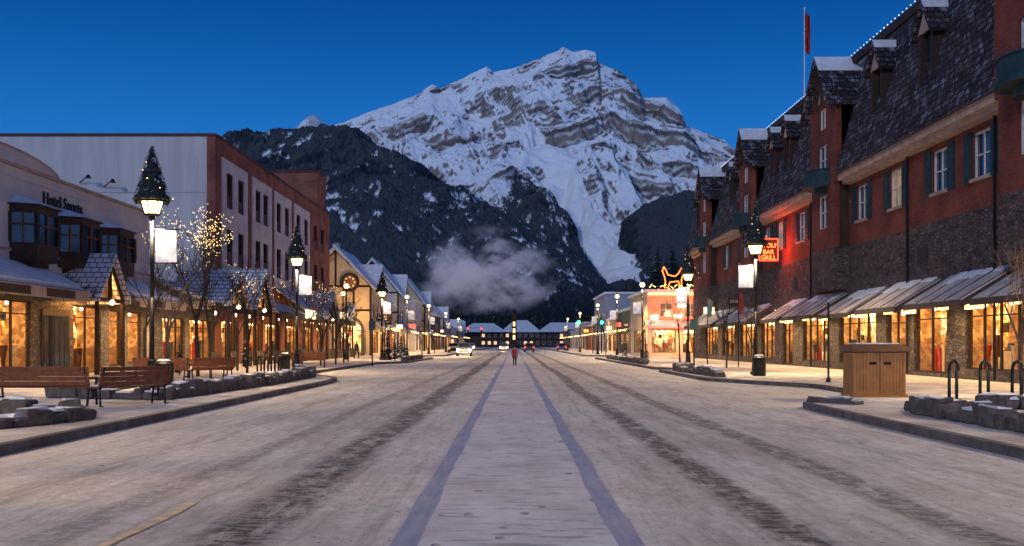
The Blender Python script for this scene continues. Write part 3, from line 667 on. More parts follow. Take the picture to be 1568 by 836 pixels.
def entry_gable(R, f, u, w_, z0, z1, vout, lit=True):
    rr = R.part('gable_roof', SNOWSHINGLE); cw = R.part('gable_timber', DARKWOOD)
    for s_ in (-1, 1):
        e = u + s_ * w_ / 2
        f.uprism(rr, [(u, z1), (e, z0), (e, z0 - .22), (u, z1 - .25)], -vout, 0)
    if lit:
        f.uprism(R.part('gable_glass', INTW), [(u - w_ * .3, z0 - .1), (u + w_ * .3, z0 - .1), (u, z1 - .7)], -vout + .5, -vout + .55)
        R.part('gable_lamps', CEIL).ball(f.pt(u, -vout + .2, z0 - .2), .14)
    for a, b in (((u - w_ * .42, z0 - .1), (u, z1 - .35)), ((u + w_ * .42, z0 - .1), (u, z1 - .35)), ((u - w_ * .42, z0 - .1), (u + w_ * .42, z0 - .1)), ((u, z0 - .1), (u, z1 - .4))):
        cw.cyl(f.pt(a[0], -vout + .3, a[1]), f.pt(b[0], -vout + .3, b[1]), .1, .1, 4)
    for s_ in (-1, 1): cw.cyl(f.pt(u + s_ * w_ * .4, -vout + .3, .13), f.pt(u + s_ * w_ * .4, -vout + .3, z0), .13, .11, 6)
entry_gable(B1, f, 48.3, 3.8, 3.8, 6.0, 2.2); B1.light('entry_light', 'POINT', f.pt(48.3, -1.2, 3.7), 320, (1, .48, .12), .2)
B1.finish()

# ------------------------------------------------------------------ left big brick / white-panel building
B2 = Root('brick_hotel_building'); f = F('L', -21.0)
bk = B2.part('brick_walls', BRICK2); pn = B2.part('white_panels', STUCCO)
gh = [(71.5, 76, .4, 3.3), (77.5, 82.5, .4, 3.3), (84, 89.5, .4, 3.3), (91, 97, .4, 3.3), (99, 104, .4, 3.3), (106, 110, .4, 3.3)]
cols = [73.3, 76.3, 81.4, 83.9, 88.6, 91.8, 96.6, 100.2, 105.4, 109]
uh = [(c - .85, c + .85, z, z + 2.6) for c in cols for z in (7.4, 11.5)]
wall(f, bk, 70.3, 113, 0, 16.2, gh + uh)
for h in gh: shop(f, B2, *h)
for h in uh:
    window(f, B2, *h, 1, 1, frame=MAROON, glass=GLASS)
    f.box(B2.part('maroon_louvres', MAROON), h[0], h[1], .06, .09, h[2], h[2] + 1.0)
for a, b in ((71.4, 78.2), (79.6, 86), (87, 93.6), (94.8, 102)):
    ph = [h for h in uh if a < h[0] < b]
    wall(f, pn, a, b, 6.5, 15.0, ph, .08, -.09)
f.box(B2.part('core', DARKWOOD), 70.4, 113, 1.4, 40, 0, 5); f.box(B2.part('core', DARKWOOD), 70.4, 113, .32, 40, 5, 16.1)
fe = F('S', 70.0)
cw_ = B2.part('end_wall', CONC); fe.box(cw_, -62, -21.6, 0, .38, 0, 16.2); fe.box(bk, -21.6, -21.0, -.02, .3, 0, 16.2)
rd = B2.part('red_coping', MAROON); fe.box(rd, -62, -20.9, -.1, .4, 16.2, 16.38); f.box(rd, 70.4, 113.2, -.1, .4, 16.2, 16.38)
JG = mat('joint_grey', (.36, .35, .36), None, 3, .9, 0)
for z in (4.5, 8.3, 12.2): fe.box(B2.part('wall_joints', JG), -62, -21.65, -.012, -.002, z, z + .05)
f.box(B2.part('roof_snow', SNOW), 70.4, 113, .4, 40, 16.1, 16.25)
f.box(bk, 113, 113.3, 0, 40, 0, 16.2)
tw = B2.part('brick_tower', BRICK2); tw.box(-26.3, -21.35, 108, 113, 16.2, 20.2); B2.part('tower_coping', MAROON).box(-26.4, -21.25, 107.9, 113.1, 20.2, 20.4)
for p in ((-30.5, 12.9), (-28.8, 12.6)):
    B2.part('wall_lamps', IRON).cyl((p[0], 69.9, p[1]), (p[0] + .9, 69.2, p[1] + .4), .05, .03, 6); B2.part('wall_lamps', IRON).cyl((p[0] + .9, 69.2, p[1] + .45), (p[0] + .9, 69.2, p[1] + .2), .08, .22, 8)
cn = B2.part('arcade_roof', SNOWSHINGLE); cf = B2.part('arcade_fascia', DARKWOOD)
for a, b in ((59, 72), (75, 86), (88, 111)):
    zt = 5.4 if a < 88 else 6.6
    f.prism(cn, [(-.0, zt), (-3.3, 4.1), (-3.3, 3.9), (0, zt - .25)], a, b); f.box(cf, a, b, -3.36, -3.303, 3.55, 4.08)
    B2.light('arcade_light', 'AREA', f.pt((a + b) / 2, -1.9, 3.5), 520, (1, .6, .24), .4, (0, 0, 0), (b - a) * .8)
    u = a + .2
    while u < b:
        B2.part('arcade_posts', DARKWOOD).cyl(f.pt(u, -3.1, .13), f.pt(u, -3.1, 3.9), .1, .1, 6); B2.part('post_bases', STONE2).box(*sorted((f.pt(u, -2.85, 0)[0], f.pt(u, -3.35, 0)[0])), u - .25, u + .25, .13, 1.1)
        B2.part('soffit_lamps', CEIL).ball(f.pt(u + 1, -2.9, 3.45), .13); u += random.uniform(2.8, 4.4)
for u, ww, zz in ((62.5, 4.6, 6.2), (69, 5.4, 6.8), (95, 6, 6.6)): entry_gable(B2, f, u, ww, 4.1, zz, 3.9, True)
B2.part('lit_sign', SIGNL).box(-17.6, -17.5, 84, 88, 3.75, 4.5)
g0 = [(59.5, 63.5, .5, 3.2), (64.5, 69.3, .5, 3.2)]
wall(f, B2.part('low_shop_walls', STONE2), 58.7, 69.9, 0, 5.3, g0)
for h in g0: shop(f, B2, *h)
f.box(B2.part('core', DARKWOOD), 58.7, 69.9, 1.4, 20, 0, 5.2); f.box(B2.part('roof_snow', SNOW), 58.7, 69.9, .3, 20, 5.3, 5.5)
B2.finish()

# ------------------------------------------------------------------ gabled chalet buildings further up the left
def chalet(x, y0, y1, w_, h, apex, wallm, name='chalet_building', clock=False, timber=True, cross=True):
    R = Root(name); fs = F('S', y0); fl_ = F('L', x); W = R.part('walls', wallm); xl = x - w_
    wall(fs, W, xl, x, 0, h, [(xl + w_ * .5, xl + w_ * .92, .4, 3.2)]); shop(fs, R, xl + w_ * .5, xl + w_ * .92, .4, 3.2, 1.4)
    n = max(1, int((y1 - y0) / 6)); hs = [(y0 + 1 + i * (y1 - y0 - 1) / n, y0 + (i + .85) * (y1 - y0 - 1) / n + .6, .4, 3.2) for i in range(n)]
    uw = [(y0 + 1.5 + i * 3.4, y0 + 3 + i * 3.4, 4.8, 6.6) for i in range(int((y1 - y0 - 2) / 3.4))]
    wall(fl_, W, y0 + .31, y1, 0, h, hs + (uw if h > 6.8 else []))
    for q in hs: shop(fl_, R, *q, 1.4, goods=False)
    if h > 6.8:
        for q in uw: window(fl_, R, *q, 2, 1, frame=DARKWOOD, glass=random.choice((GLASS, GLASSLIT)), gn='g%d' % random.randint(0, 9))
    C = R.part('core', DARKWOOD); C.box(xl, x - 1.6, y0 + 1.6, y1, 0, 3.6); C.box(xl, x - .35, y0 + .35, y1, 3.6, h)
    m = (xl + x) / 2
    fs.uprism(W, [(xl, h), (x, h), (m, apex)], 0.02, .3)
    rr = R.part('roof', SNOWSHINGLE); rs = R.part('roof_snow', SNOW)
    for s_ in (-1, 1):
        e = m + s_ * (w_ / 2 + .7); ze = h - .55
        fs.uprism(rr, [(m, apex + .3), (e, ze), (e, ze - .2), (m, apex + .02)], -.8, y1 - y0)
        fs.uprism(rs, [(m, apex + .5), (e, ze + .16), (e, ze + .01), (m, apex + .31)], -.75, y1 - y0)
    for k in range(max(1, int((y1 - y0) / 9))):
        c = y0 + 4 + k * 8.5; gw = 5.2; gz = h + 2.9
        if c + 3 > y1 or not cross: break
        fl_.uprism(W, [(c - gw / 2, h - .4), (c + gw / 2, h - .4), (c, gz - .3)], -.35, -.05)
        for s_ in (-1, 1):
            fl_.uprism(rr, [(c, gz), (c + s_ * (gw / 2 + .5), h - .75), (c + s_ * (gw / 2 + .5), h - .95), (c, gz - .25)], -.95, w_ * .45)
            fl_.uprism(rs, [(c, gz + .15), (c + s_ * (gw / 2 + .5), h - .6), (c + s_ * (gw / 2 + .5), h - .74), (c, gz + .01)], -.9, w_ * .45)
            R.part('timbering', DARKWOOD).cyl(fl_.pt(c, -.38, gz - .4), fl_.pt(c + s_ * gw / 2, -.38, h - .5), .12, .12, 4)
        R.part('timbering', DARKWOOD).cyl(fl_.pt(c, -.38, h - .4), fl_.pt(c, -.38, gz - .4), .12, .12, 4)
    T = R.part('timbering', DARKWOOD)
    if timber:
        for a, b in (((xl, h), (m, apex)), ((x, h), (m, apex)), ((xl, h), (x, h)), ((m, h), (m, apex)), ((xl, h - 3), (x, h - 3)), ((xl + w_ * .25, h - 3), (xl + w_ * .25, h + .8)), ((x - w_ * .25, h - 3), (x - w_ * .25, h + .8)), ((x - .12, 0), (x - .12, h))):
            T.cyl((a[0], y0 - .02, a[1]), (b[0], y0 - .02, b[1]), .13, .13, 4)
    if clock:
        cx, cz = clock; K = R.part('clock_face', mat('clock_dial', (.16, .07, .035), (.4, .22, .1), 3, .6, 0)); K.cyl((cx, y0 - .1, cz), (cx, y0 - .2, cz), .85, .85, 20)
        for k in range(24):
            t = k * math.pi / 12; t2 = t + math.pi / 12; T.cyl((cx + 1.05 * math.cos(t), y0 - .18, cz + 1.05 * math.sin(t)), (cx + 1.05 * math.cos(t2), y0 - .18, cz + 1.05 * math.sin(t2)), .18, .18, 5)
            if k % 3 == 0: R.part('clock_lamps', BEAD).ball((cx + .6 * math.cos(t), y0 - .26, cz + .6 * math.sin(t)), .05, 5, 3)
        T.cyl((cx, y0 - .25, cz), (cx, y0 - .25, cz + .6), .05, .03, 4); T.cyl((cx, y0 - .25, cz), (cx + .4, y0 - .25, cz - .1), .05, .03, 4)
        # arched, lit entrance with stone surround
        n = 10; arc = [(cx + .1 + 1.5 * math.cos(math.pi * k / n), 3.3 + 1.5 * math.sin(math.pi * k / n)) for k in range(n + 1)]
        R.part('arch_window', INT2).prism([(a, y0 - .05, b) for a, b in [(cx - 1.4, .5), (cx + 1.6, .5)] + arc], (0, .04, 0))
        SU = R.part('stone_surround', STONE2)
        for (a, b), (c_, d_) in zip(arc, arc[1:]): SU.cyl((a, y0 - .1, b), (c_, y0 - .1, d_), .22, .22, 5)
        SU.box(cx - 1.65, cx - 1.2, y0 - .25, y0 - .01, 0, 3.3); SU.box(cx + 1.4, cx + 1.85, y0 - .25, y0 - .01, 0, 3.3)
        T.box(cx + .06, cx + .14, y0 - .12, y0 - .06, .5, 4.7); T.box(cx - 1.2, cx + 1.4, y0 - .12, y0 - .06, 3.2, 3.3)
        R.light('wall_wash', 'POINT', (x - 1.5, y0 - 3.5, 5.5), 900, (1, .58, .24), .3)
    fl_.prism(R.part('canopy', SNOWSHINGLE), [(0, 4.5), (-1.8, 3.6), (-1.8, 3.45), (0, 4.3)], y0 + .5, y1 - .3)
    bl = R.part('eave_string_lights', BEAD); y = y0
    while y < y1: bl.ball((x + 1.9, y, 3.5 + .1 * math.sin(y * 2)), .06, 5, 3); y += 1.3
    R.light('canopy_light', 'AREA', fl_.pt((y0 + y1) / 2, -1.2, 3.4), 600, (1, .6, .25), .5, (0, 0, 0), (y1 - y0) * .8)
    R.finish(); return R
def flat(name, x0, x1, y0, y1, h, wm, side):
    R = Root(name); fs = F('S', y0); W = R.part('walls', wm)
    ff = F('R', x0) if side > 0 else F('L', x1); xe = x0 - 1.2 if side > 0 else x1 + 1.2
    wall(fs, W, x0, x1, 0, h, [], .3)
    n = max(1, int((y1 - y0) / 6)); hs = [(y0 + 1 + i * (y1 - y0 - 1) / n, y0 + (i + .8) * (y1 - y0 - 1) / n + .8, .4, 3.2) for i in range(n)]
    uw = [(y0 + 1.5 + i * 3.1, y0 + 2.9 + i * 3.1, 4.7, 6.4) for i in range(int((y1 - y0 - 2) / 3.1))] if h > 7 else []
    wall(ff, W, y0 + .31, y1, 0, h, hs + uw)
    for q in hs: shop(ff, R, *q, 1.4, goods=False)
    for q in uw: window(ff, R, *q, 2, 1)
    C = R.part('core', DARKWOOD)
    if side > 0: C.box(x0 + 1.6, x1, y0 + .35, y1, 0, 3.6); C.box(x0 + .35, x1, y0 + .35, y1, 3.6, h)
    else: C.box(x0, x1 - 1.6, y0 + .35, y1, 0, 3.6); C.box(x0, x1 - .35, y0 + .35, y1, 3.6, h)
    R.part('roof_snow', SNOW).box(x0 - .3, x1 + .3, y0 - .3, y1, h, h + .35)
    bl = R.part('eave_string_lights', BEAD); y = y0
    while y < y1: bl.ball((xe, y, 3.5 + .1 * math.sin(y * 2)), .06, 5, 3); y += 1.3
    R.light('canopy_light', 'AREA', ff.pt((y0 + y1) / 2, -1.2, 3.4), 400, (1, .64, .3), .5, (0, 0, 0), (y1 - y0) * .8)
    R.finish()
chalet(-17.9, 125, 140, 9, 8.8, 13.4, CREAM, clock=(-20.6, 9.3))
flat('shop_building', -28, -18.4, 142, 150, 7.4, BRICK2, -1)
chalet(-17.6, 152, 163, 8, 9.4, 14.2, STUCCO)
chalet(-18.8, 165, 178, 9, 7.0, 11.4, CREAM, cross=False)
flat('shop_building', -28, -17.8, 180, 192, 9.2, STUCCO, -1)
chalet(-17.4, 195, 208, 8, 9.0, 14.4, CREAM)
chalet(-19, 211, 226, 9, 7, 11.5, BRICK2, 'gabled_shop_building', cross=False)
flat('shop_building', -30, -18.2, 229, 246, 8.0, STONE2, -1)
chalet(-17.6, 250, 264, 9, 8, 12.5, STUCCO, 'gabled_shop_building')
chalet(-18.4, 270, 292, 10, 6.5, 10, CREAM, 'gabled_shop_building', cross=False)
chalet(-17, 300, 340, 12, 6.0, 9.5, STUCCO, 'gabled_shop_building')

# ------------------------------------------------------------------ right : neon restaurant, grey block, far shops
R2 = Root('neon_restaurant_building'); fs = F('S', 112.0)
W = R2.part('walls', CREAM); hs = [(15.5, 18.2, .6, 3.2), (19, 21.5, .6, 3.2)]
wall(fs, W, 15, 27, 0, 7.4, hs + [(16.4, 17.8, 4.6, 6.2), (19.2, 20.6, 4.6, 6.2)])
for h in hs: shop(fs, R2, *h)
for h in ((16.4, 17.8, 4.6, 6.2), (19.2, 20.6, 4.6, 6.2)): window(fs, R2, *h, glass=GLASSLIT, gn='lit_glass')
fr = F('R', 15.0); hh = [(113.5, 118, .5, 3.2), (119, 125, .5, 3.2)]
wall(fr, W, 112.31, 128, 0, 7.4, hh)
for h in hh: shop(fr, R2, *h)
R2.part('core', DARKWOOD).box(16.8, 27, 113.8, 128, 0, 7.3); R2.part('core', DARKWOOD).box(15.35, 27, 112.35, 128, 3.6, 7.3)
R2.part('roof_snow', SNOW).box(14.6, 27, 111.6, 128, 7.4, 7.7)
R2.part('canopy', SNOWSHINGLE).prism([(14.8, 112, 4.3), (14.8, 110.2, 3.5), (14.8, 110.2, 3.35), (14.8, 112, 4.1)], (8, 0, 0))
R2.part('marquee_lights', WARMTRIM).box(15, 23, 111.5, 111.58, 7.05, 7.3)
NR = R2.part('neon_red_tubes', NEONR); NO = R2.part('neon_dog_outline', NEONO); NY = R2.part('neon_yellow_tubes', NEONY)
dog = [(0, 0), (.15, .8), (0, 1.4), (-.3, 2.1), (-.1, 2.6), (.2, 2.2), (.5, 1.6), (1.5, 1.4), (2.0, 1.8), (2.4, 2.5), (2.6, 2.1), (3.0, 1.9), (2.6, 1.6), (2.4, 1.0), (2.4, 0), (2.1, 0), (2.0, .8), (.8, .7), (.5, 0), (0, 0)]
for a, b in zip(dog, dog[1:]): NO.cyl((16.9 + a[0] * .8, 111.9, 7.9 + a[1] * .9), (16.9 + b[0] * .8, 111.9, 7.9 + b[1] * .9), .06, n=5)
for k in range(14):
    a = k * .4; NY.cyl((15.2 + a, 111.8, 7.9 + .25 * math.sin(k * 2.2)), (15.5 + a, 111.8, 8.0 + .3 * math.cos(k * 1.7)), .04, n=5)
for p in ((20.8, 8.2), (21.6, 9.4), (22.2, 8.3)):
    NY.cyl((p[0], 111.8, p[1]), (p[0] + .7, 111.8, p[1] + .9), .05, n=5); NR.cyl((p[0], 111.75, p[1] + .5), (p[0] + .9, 111.75, p[1] - .1), .05, n=5)
for z in (3.4, 4.45, 6.9): NR.cyl((15, 111.85, z), (22.5, 111.85, z), .05, n=5)
for p in ((15.6, 4.7), (18.3, 4.8), (18.7, 6.0), (21.2, 5.2)): NR.cyl((p[0], 111.8, p[1]), (p[0] + .5, 111.8, p[1] + 1.1), .08, n=5); R2.part('lit_sign', CEIL).box(p[0] - .3, p[0] + .6, 111.83, 111.9, p[1] - .35, p[1] + .1)
R2.light('neon_glow', 'POINT', (18, 108.5, 5), 900, (1, .28, .12), .5); R2.light('canopy_glow', 'AREA', (18.5, 110.8, 3.3), 260, (1, .7, .38), 6, (0, 0, 0), .5)
R2.finish()
flat('grey_office_building', 16.6, 32, 180, 205, 10.6, GREY, 1)
flat('shop_building', 16.5, 30, 136, 158, 6.4, STONE2, 1)
flat('shop_building', 16.5, 30, 160, 176, 5.6, CREAM, 1)
for i, (y0, y1, h) in enumerate(((212, 235, 5.5), (240, 262, 6.5), (268, 300, 5), (306, 345, 6))): flat('shop_building', 17, 30, y0, y1, h, (BRICK2, CREAM, STUCCO, STONE2)[i], 1)
E = Root('lodge_building'); fs = F('S', 430.)
W = E.part('walls', DARKWOOD); hs = [(-14 + i * 2.6, -12.6 + i * 2.6, z, z + 1.5) for i in range(15) for z in (1.2, 4.4)]
wall(fs, W, -19, 30, 0, 6.6, hs)
for i, h in enumerate(hs):
    k = random.random() < .4; window(fs, E, *h, 1, 1, glass=emat('lodge_glow%d' % i, (1, .6, .28), .9) if k else GLASS, gn='glass_%d' % i if k else 'glass')
E.part('core', DARKWOOD).box(-19, 30, 430.35, 450, 0, 6.6)
for a, b, z, yy in ((-24, -3, 10.6, 427), (-6, 12, 12.0, 431), (10, 33, 10.9, 428)):
    p = [(a, yy, 6.6), (b, yy, 6.6), (b, yy + 22, 6.6), (a, yy + 22, 6.6)]; t = [(a + 6, yy + 11, z), (b - 6, yy + 11, z)]
    q = E.part('snowy_roof', SNOW); q.poly([p[0], p[1], t[1], t[0]]); q.poly([p[1], p[2], t[1]]); q.poly([p[2], p[3], t[0], t[1]]); q.poly([p[3], p[0], t[0]])
E.finish()
TW = Root('clock_monument', (0, 330, 0)); a = TW.part('shaft', DARKWOOD); a.cyl((0, 330, 0), (0, 330, 1.5), 2.2, 1.8, 8); a.box(-.8, .8, 329.2, 330.8, 1.5, 11.5); a.cyl((0, 330, 11.5), (0, 330, 13.2), 1.3, .1, 4)
for z in (3, 5.2, 7.4): TW.part('lit_panels', WARMTRIM).box(-.35, .35, 329.1, 329.17, z, z + 1.4)
TW.finish()

# hanging shop signs
rs_ = random.Random(11)
def hsign(x, y, side, lit):
    r = Root('hanging_shop_sign', (x, y, 0)); xe = x + side * 1.5; z = rs_.uniform(3.7, 4.6)
    r.part('bracket', IRON).cyl((x, y, z + .9), (xe, y, z + .9), .03, n=5)
    p = r.part('board', lit if lit else DARKWOOD, .02); w_ = rs_.uniform(.7, 1.1)
    p.box(*sorted((x + side * .3, x + side * (.3 + w_))), y - .05, y + .05, z, z + .6)
    if not lit: r.part('lettering_panel', CREAM).box(*sorted((x + side * .4, x + side * (.2 + w_))), y - .058, y - .052, z + .25, z + .5)
    r.finish()
SIGC = emat('sign_cool_light', (.7, .85, 1), 1.2)
for y, l in ((99, SIGNL), (128, None), (135, None), (150, SIGNL), (168, NEONR), (185, None), (205, SIGC), (240, SIGNL)): hsign(-17.6 if y < 112 else -18, y, 1, l)
for y, l in ((79, None), (90, SIGNL), (140, None), (150, NEONR), (165, SIGNL), (186, None), (215, NEONO)): hsign(18.4 if y < 110 else 16.4, y, -1, l)

# ------------------------------------------------------------------ trees
def baretree(x, y, h, lights=0, seed=1, depth=5):
    rd_ = random.Random(seed); r = Root('bare_tree', (x, y, .13)); p = r.part('branches', BARK); b = r.part('string_lights', BEAD); tips = []
    def br_(a, d, l, rad, lv):
        e = a + d * l; p.cyl(a, e, rad, rad * .72, 5 if lv < 2 else 3, False)
        if lv >= 2: tips.append(e)
        if lv >= depth: return
        for k in range(rd_.choice((2, 3, 3)) if lv < 4 else 2):
            nd = (d + Vector((rd_.uniform(-1, 1), rd_.uniform(-1, 1), rd_.uniform(-.15, .6))) * (.5 if lv < 1 else .62)).normalized()
            s_ = a + (e - a) * rd_.uniform(.55, 1); br_(s_, nd, l * rd_.uniform(.6, .82), rad * .62, lv + 1)
    br_(Vector((x, y, .1)), Vector((rd_.uniform(-.04, .04), 0, 1)).normalized(), h * .36, h * .012, 0)
    for k in range(lights):
        t = rd_.choice(tips); b.ball(t + Vector((rd_.uniform(-.3, .3), rd_.uniform(-.3, .3), rd_.uniform(-.3, .3))), .016, 5, 3)
    r.finish()
baretree(-14.3, 45, 7.8, 420, 3)
for i, (x, y, h) in enumerate(((-13.3, 38, 6.0), (-12.8, 42, 5.6), (-13.4, 50, 6.2), (-13, 61, 6.2), (-13, 67, 6), (-13, 76, 6), (13.2, 55, 5), (12.8, 60, 5.5), (13, 78, 6), (-13, 100, 6), (14.9, 29.2, 5.2), (13, 102, 6), (-12, 130, 6), (12, 130, 6), (-12, 150, 6), (12, 152, 6), (-15.2, 41, 6), (-15, 54, 6.4), (-12.9, 72, 6), (-14, 84, 6.5))):
    baretree(x, y, h, 60 if i in (3, 9, 13, 17) else 0, 20 + i, 6 if i in (0, 1, 2, 16, 17) else 5)
NEED = mat('conifer_needles', (.012, .022, .018), (.03, .045, .04), .6, .9, 0)
NEEDS = mat('snowy_needles', (.16, .19, .22), (.3, .33, .38), 2, .9, 0)
def conifer(P, PS, T, x, y, z, h, rnd, dens=1., snow=.1):
    T.cyl((x, y, z), (x, y, z + h * .96), h * .02, h * .004, 5, False)
    n = int(h * 2.2 * dens) + 8
    for i in range(n):
        t = (i + rnd.random()) / n; zz = z + h * (.08 + .9 * t); rr = h * .2 * (1 - t) ** .85 * rnd.uniform(.75, 1.15) + h * .01
        for k in range(7):
            if rnd.random() < .12: continue
            a = rnd.uniform(0, 6.283); l = rr * rnd.uniform(.7, 1.1); w_ = l * .26 + .03 * h * .1
            c, s_ = math.cos(a), math.sin(a)
            tip = (x + c * l, y + s_ * l, zz - l * .35); q = [(x, y, zz + l * .12), (x + c * l * .6 - s_ * w_, y + s_ * l * .6 + c * w_, zz - l * .3), tip, (x + c * l * .6 + s_ * w_, y + s_ * l * .6 - c * w_, zz - l * .3)]
            (PS if rnd.random() < snow else P).poly(q)
rn = random.Random(5)
FR = Root('conifer_forest', (40, 300, 0)); P, PS, T = FR.part('needles', NEED), FR.part('snowy_needles', NEEDS), FR.part('trunks', BARK)
for i in range(170):
    y = rn.uniform(225, 425); x = rn.uniform(.065, .2) * y + rn.uniform(0, 4)
    if x < 32 and y < 350: x += 18
    conifer(P, PS, T, x, y, 0, rn.uniform(15, 27) * (1 if x / y > .11 else .75), rn, 1, .04)
for i in range(130):
    y = rn.uniform(455, 660); x = rn.uniform(-.14, .14) * y; conifer(P, PS, T, x, y, 0, rn.uniform(13, 21), rn, .7, .06)
for i in range(40):
    y = rn.uniform(200, 400); x = -rn.uniform(.16, .2) * y - 6; conifer(P, PS, T, x, y, 0, rn.uniform(9, 14), rn, .7, .06)
FR.finish()
for x, y, h in ((-10.3, 86, 2.6), (-11.3, 89, 3.2), (-10.2, 93, 2.4), (-11.0, 97, 2.8), (10.2, 92, 2.2), (10.6, 80, 2.), (-15.8, 47, 1.9), (-16.2, 60, 2.2), (-15.9, 74, 2.1)):
    r = Root('spruce_shrub', (x, y, .13)); conifer(r.part('needles', NEED), r.part('snowy_needles', NEEDS), r.part('trunk', BARK), x, y, .13, h, rn, 4, .25); r.finish()

# ------------------------------------------------------------------ street furniture
def bench(x, y, rz, ln=2.1):
    r = Root('park_bench', (0, 0, 0)); s = r.part('seat_slats', REDWOOD, .01); b = r.part('backrest', REDWOOD, .01); ir = r.part('iron_ends', IRON)
    for i in range(4): s.box(-ln / 2, ln / 2, -.2 + i * .13, -.09 + i * .13, .43, .47)
    for i in range(4): b.prism([(-ln / 2, -.26 - i * .03, .48 + i * .115), (-ln / 2, -.22 - i * .03, .48 + i * .115), (-ln / 2, -.245 - i * .03, .587 + i * .115), (-ln / 2, -.285 - i * .03, .587 + i * .115)], (ln, 0, 0))
    for e in (-ln / 2 + .08, ln / 2 - .08) :
        for p, q in (((-.2, 0), (-.17, .42)), ((.33, 0), (.27, .42)), ((-.2, .42), (.3, .42)), ((-.2, .42), (-.36, .93)), ((.28, .42), (.3, .64)), ((.33, .66), (-.26, .66)), ((-.2, .0), (-.3, .0)), ((.05, .42), (.1, .2)), ((.1, .2), (.3, .2))):
            ir.cyl((e, p[0], p[1]), (e, q[0], q[1]), .028, n=6)
    r.part('snow', SNOW, .01).box(-ln / 2 + .1, ln / 2 - .1, -.15, .28, .473, .5)
    r.finish(); r.o.location = (x, y, .13); r.o.rotation_euler = (0, 0, rz); return r
bench(-11.15, 23.6, 0, 2.4); bench(-9.25, 23.9, math.radians(55), 1.9)
bench(-13.6, 38.5, .2); bench(-12.0, 39.2, 1.0); bench(-12.8, 62, .1)
def hoops(x, y, n, dx, dy, h=.85):
    r = Root('bike_rack', (x, y, .13)); p = r.part('hoops', IRON, 0, True)
    for i in range(n):
        cx, cy = x + i * dx, y + i * dy; pr = [(cx - .05, cy - .28, .1), (cx - .05, cy - .28, h - .1)] + [(cx, cy - .28 * math.cos(t), h - .1 + .24 * math.sin(t)) for t in [math.pi * k / 8 for k in range(9)]] + [(cx, cy + .28, .1)]
        for a, b in zip(pr, pr[1:]): p.cyl(a, b, .045, n=8)
        p.cyl((cx, cy - .28, .12), (cx, cy - .28, .15), .09, n=8); p.cyl((cx, cy + .28, .12), (cx, cy + .28, .15), .09, n=8)
    r.finish()
hoops(11.75, 26.6, 3, .6, -.5, 1.0); hoops(-12.9, 50.5, 4, .4, -.2)
def bin_(x, y):
    BW = mat('bin_panel', (.44, .20, .05), (.33, .14, .033), 3, .4, .1, 10, spec=.5)
    r = Root('litter_bin', (x, y, .13)); b = r.part('cabinet', BW, .02); b.box(x - .72, x + .72, y - .45, y + .45, .2, 1.36)
    g = r.part('panel_grooves', DARKWOOD)
    for i in range(1, 16): g.box(x - .72 + i * .09 - .004, x - .72 + i * .09 + .004, y - .456, y - .452, .25, 1.3)
    g.box(x - .012, x + .012, y - .46, y - .457, .22, 1.34)
    for i in range(1, 9): g.box(x - .726, x - .722, y - .45 + i * .1 - .004, y - .45 + i * .1 + .004, .25, 1.3)
    d = r.part('frame', BW, .01); d.box(x - .77, x + .77, y - .5, y + .5, .13, .2)
    l = r.part('lid', mat('bin_lid', (.16, .08, .035), None, 4, .5, .1), .03)
    l.prism([(x - .8, y - .52, 1.36), (x - .8, y + .52, 1.36), (x - .8, y + .52, 1.42), (x - .8, y + .3, 1.58), (x - .8, y - .3, 1.58), (x - .8, y - .52, 1.42)], (1.6, 0, 0))
    r.part('snow_cap', SNOW, .02).box(x - .62, x + .6, y - .28, y + .28, 1.58, 1.62)
    h = r.part('chute_handles', IRON); h.box(x - .3, x - .1, y - .475, y - .462, 1.02, 1.1); h.box(x + .1, x + .3, y - .475, y - .462, 1.02, 1.1)
    r.finish()
bin_(10.05, 27.8)
def smallbin(x, y):
    r = Root('trash_can', (x, y, .13)); p = r.part('body', IRON); p.cyl((x, y, .13), (x, y, .95), .3, .33, 12); p.cyl((x, y, .95), (x, y, 1.05), .36, .2, 12); r.part('snow', SNOW).cyl((x, y, 1.05), (x, y, 1.1), .22, .15, 10); r.finish()
smallbin(11.2, 45.5); smallbin(-11.4, 32.4); smallbin(-12.9, 56)
def post(x, y, h, sign=True):
    r = Root('sign_post', (x, y, .13)); p = r.part('post', IRON); p.cyl((x, y, .13), (x, y, h), .045, .04, 8); p.cyl((x, y, .13), (x, y, .3), .1, .08, 8); p.ball((x, y, h), .07)
    if sign: r.part('plate', TEAL).box(x - .22, x + .22, y - .05, y - .04, h - .7, h - .1)
    r.finish()
post(12.0, 38, 3.1, False); post(13.3, 25.4, 1.9, False); post(9.4, 52, 3, True); post(-9.4, 66, 3.2)
def signal(x, y):
    r = Root('traffic_signal', (x, y, .13)); p = r.part('pole', IRON); p.cyl((x, y, .13), (x, y, 6), .1, .07, 8); p.cyl((x, y, 5.6), (x + (1 if x < 0 else -1) * 3.5, y, 5.9), .06, .05, 6)
    for xx in (x, x + (1 if x < 0 else -1) * 3.5):
        p.box(xx - .2, xx + .2, y - .2, y + .1, 4.6, 5.75)
        r.part('green_light' if x > 0 else 'red_light', GREENL if x > 0 else REDL).ball((xx, y - .22, 4.8 if x > 0 else 5.5), .24)
    r.finish(); return r
m1 = signal(13.2, 150); m1.light('signal_glow', 'POINT', (13.2, 149, 4.8), 120, (.05, 1, .5), .2); signal(-12, 260)
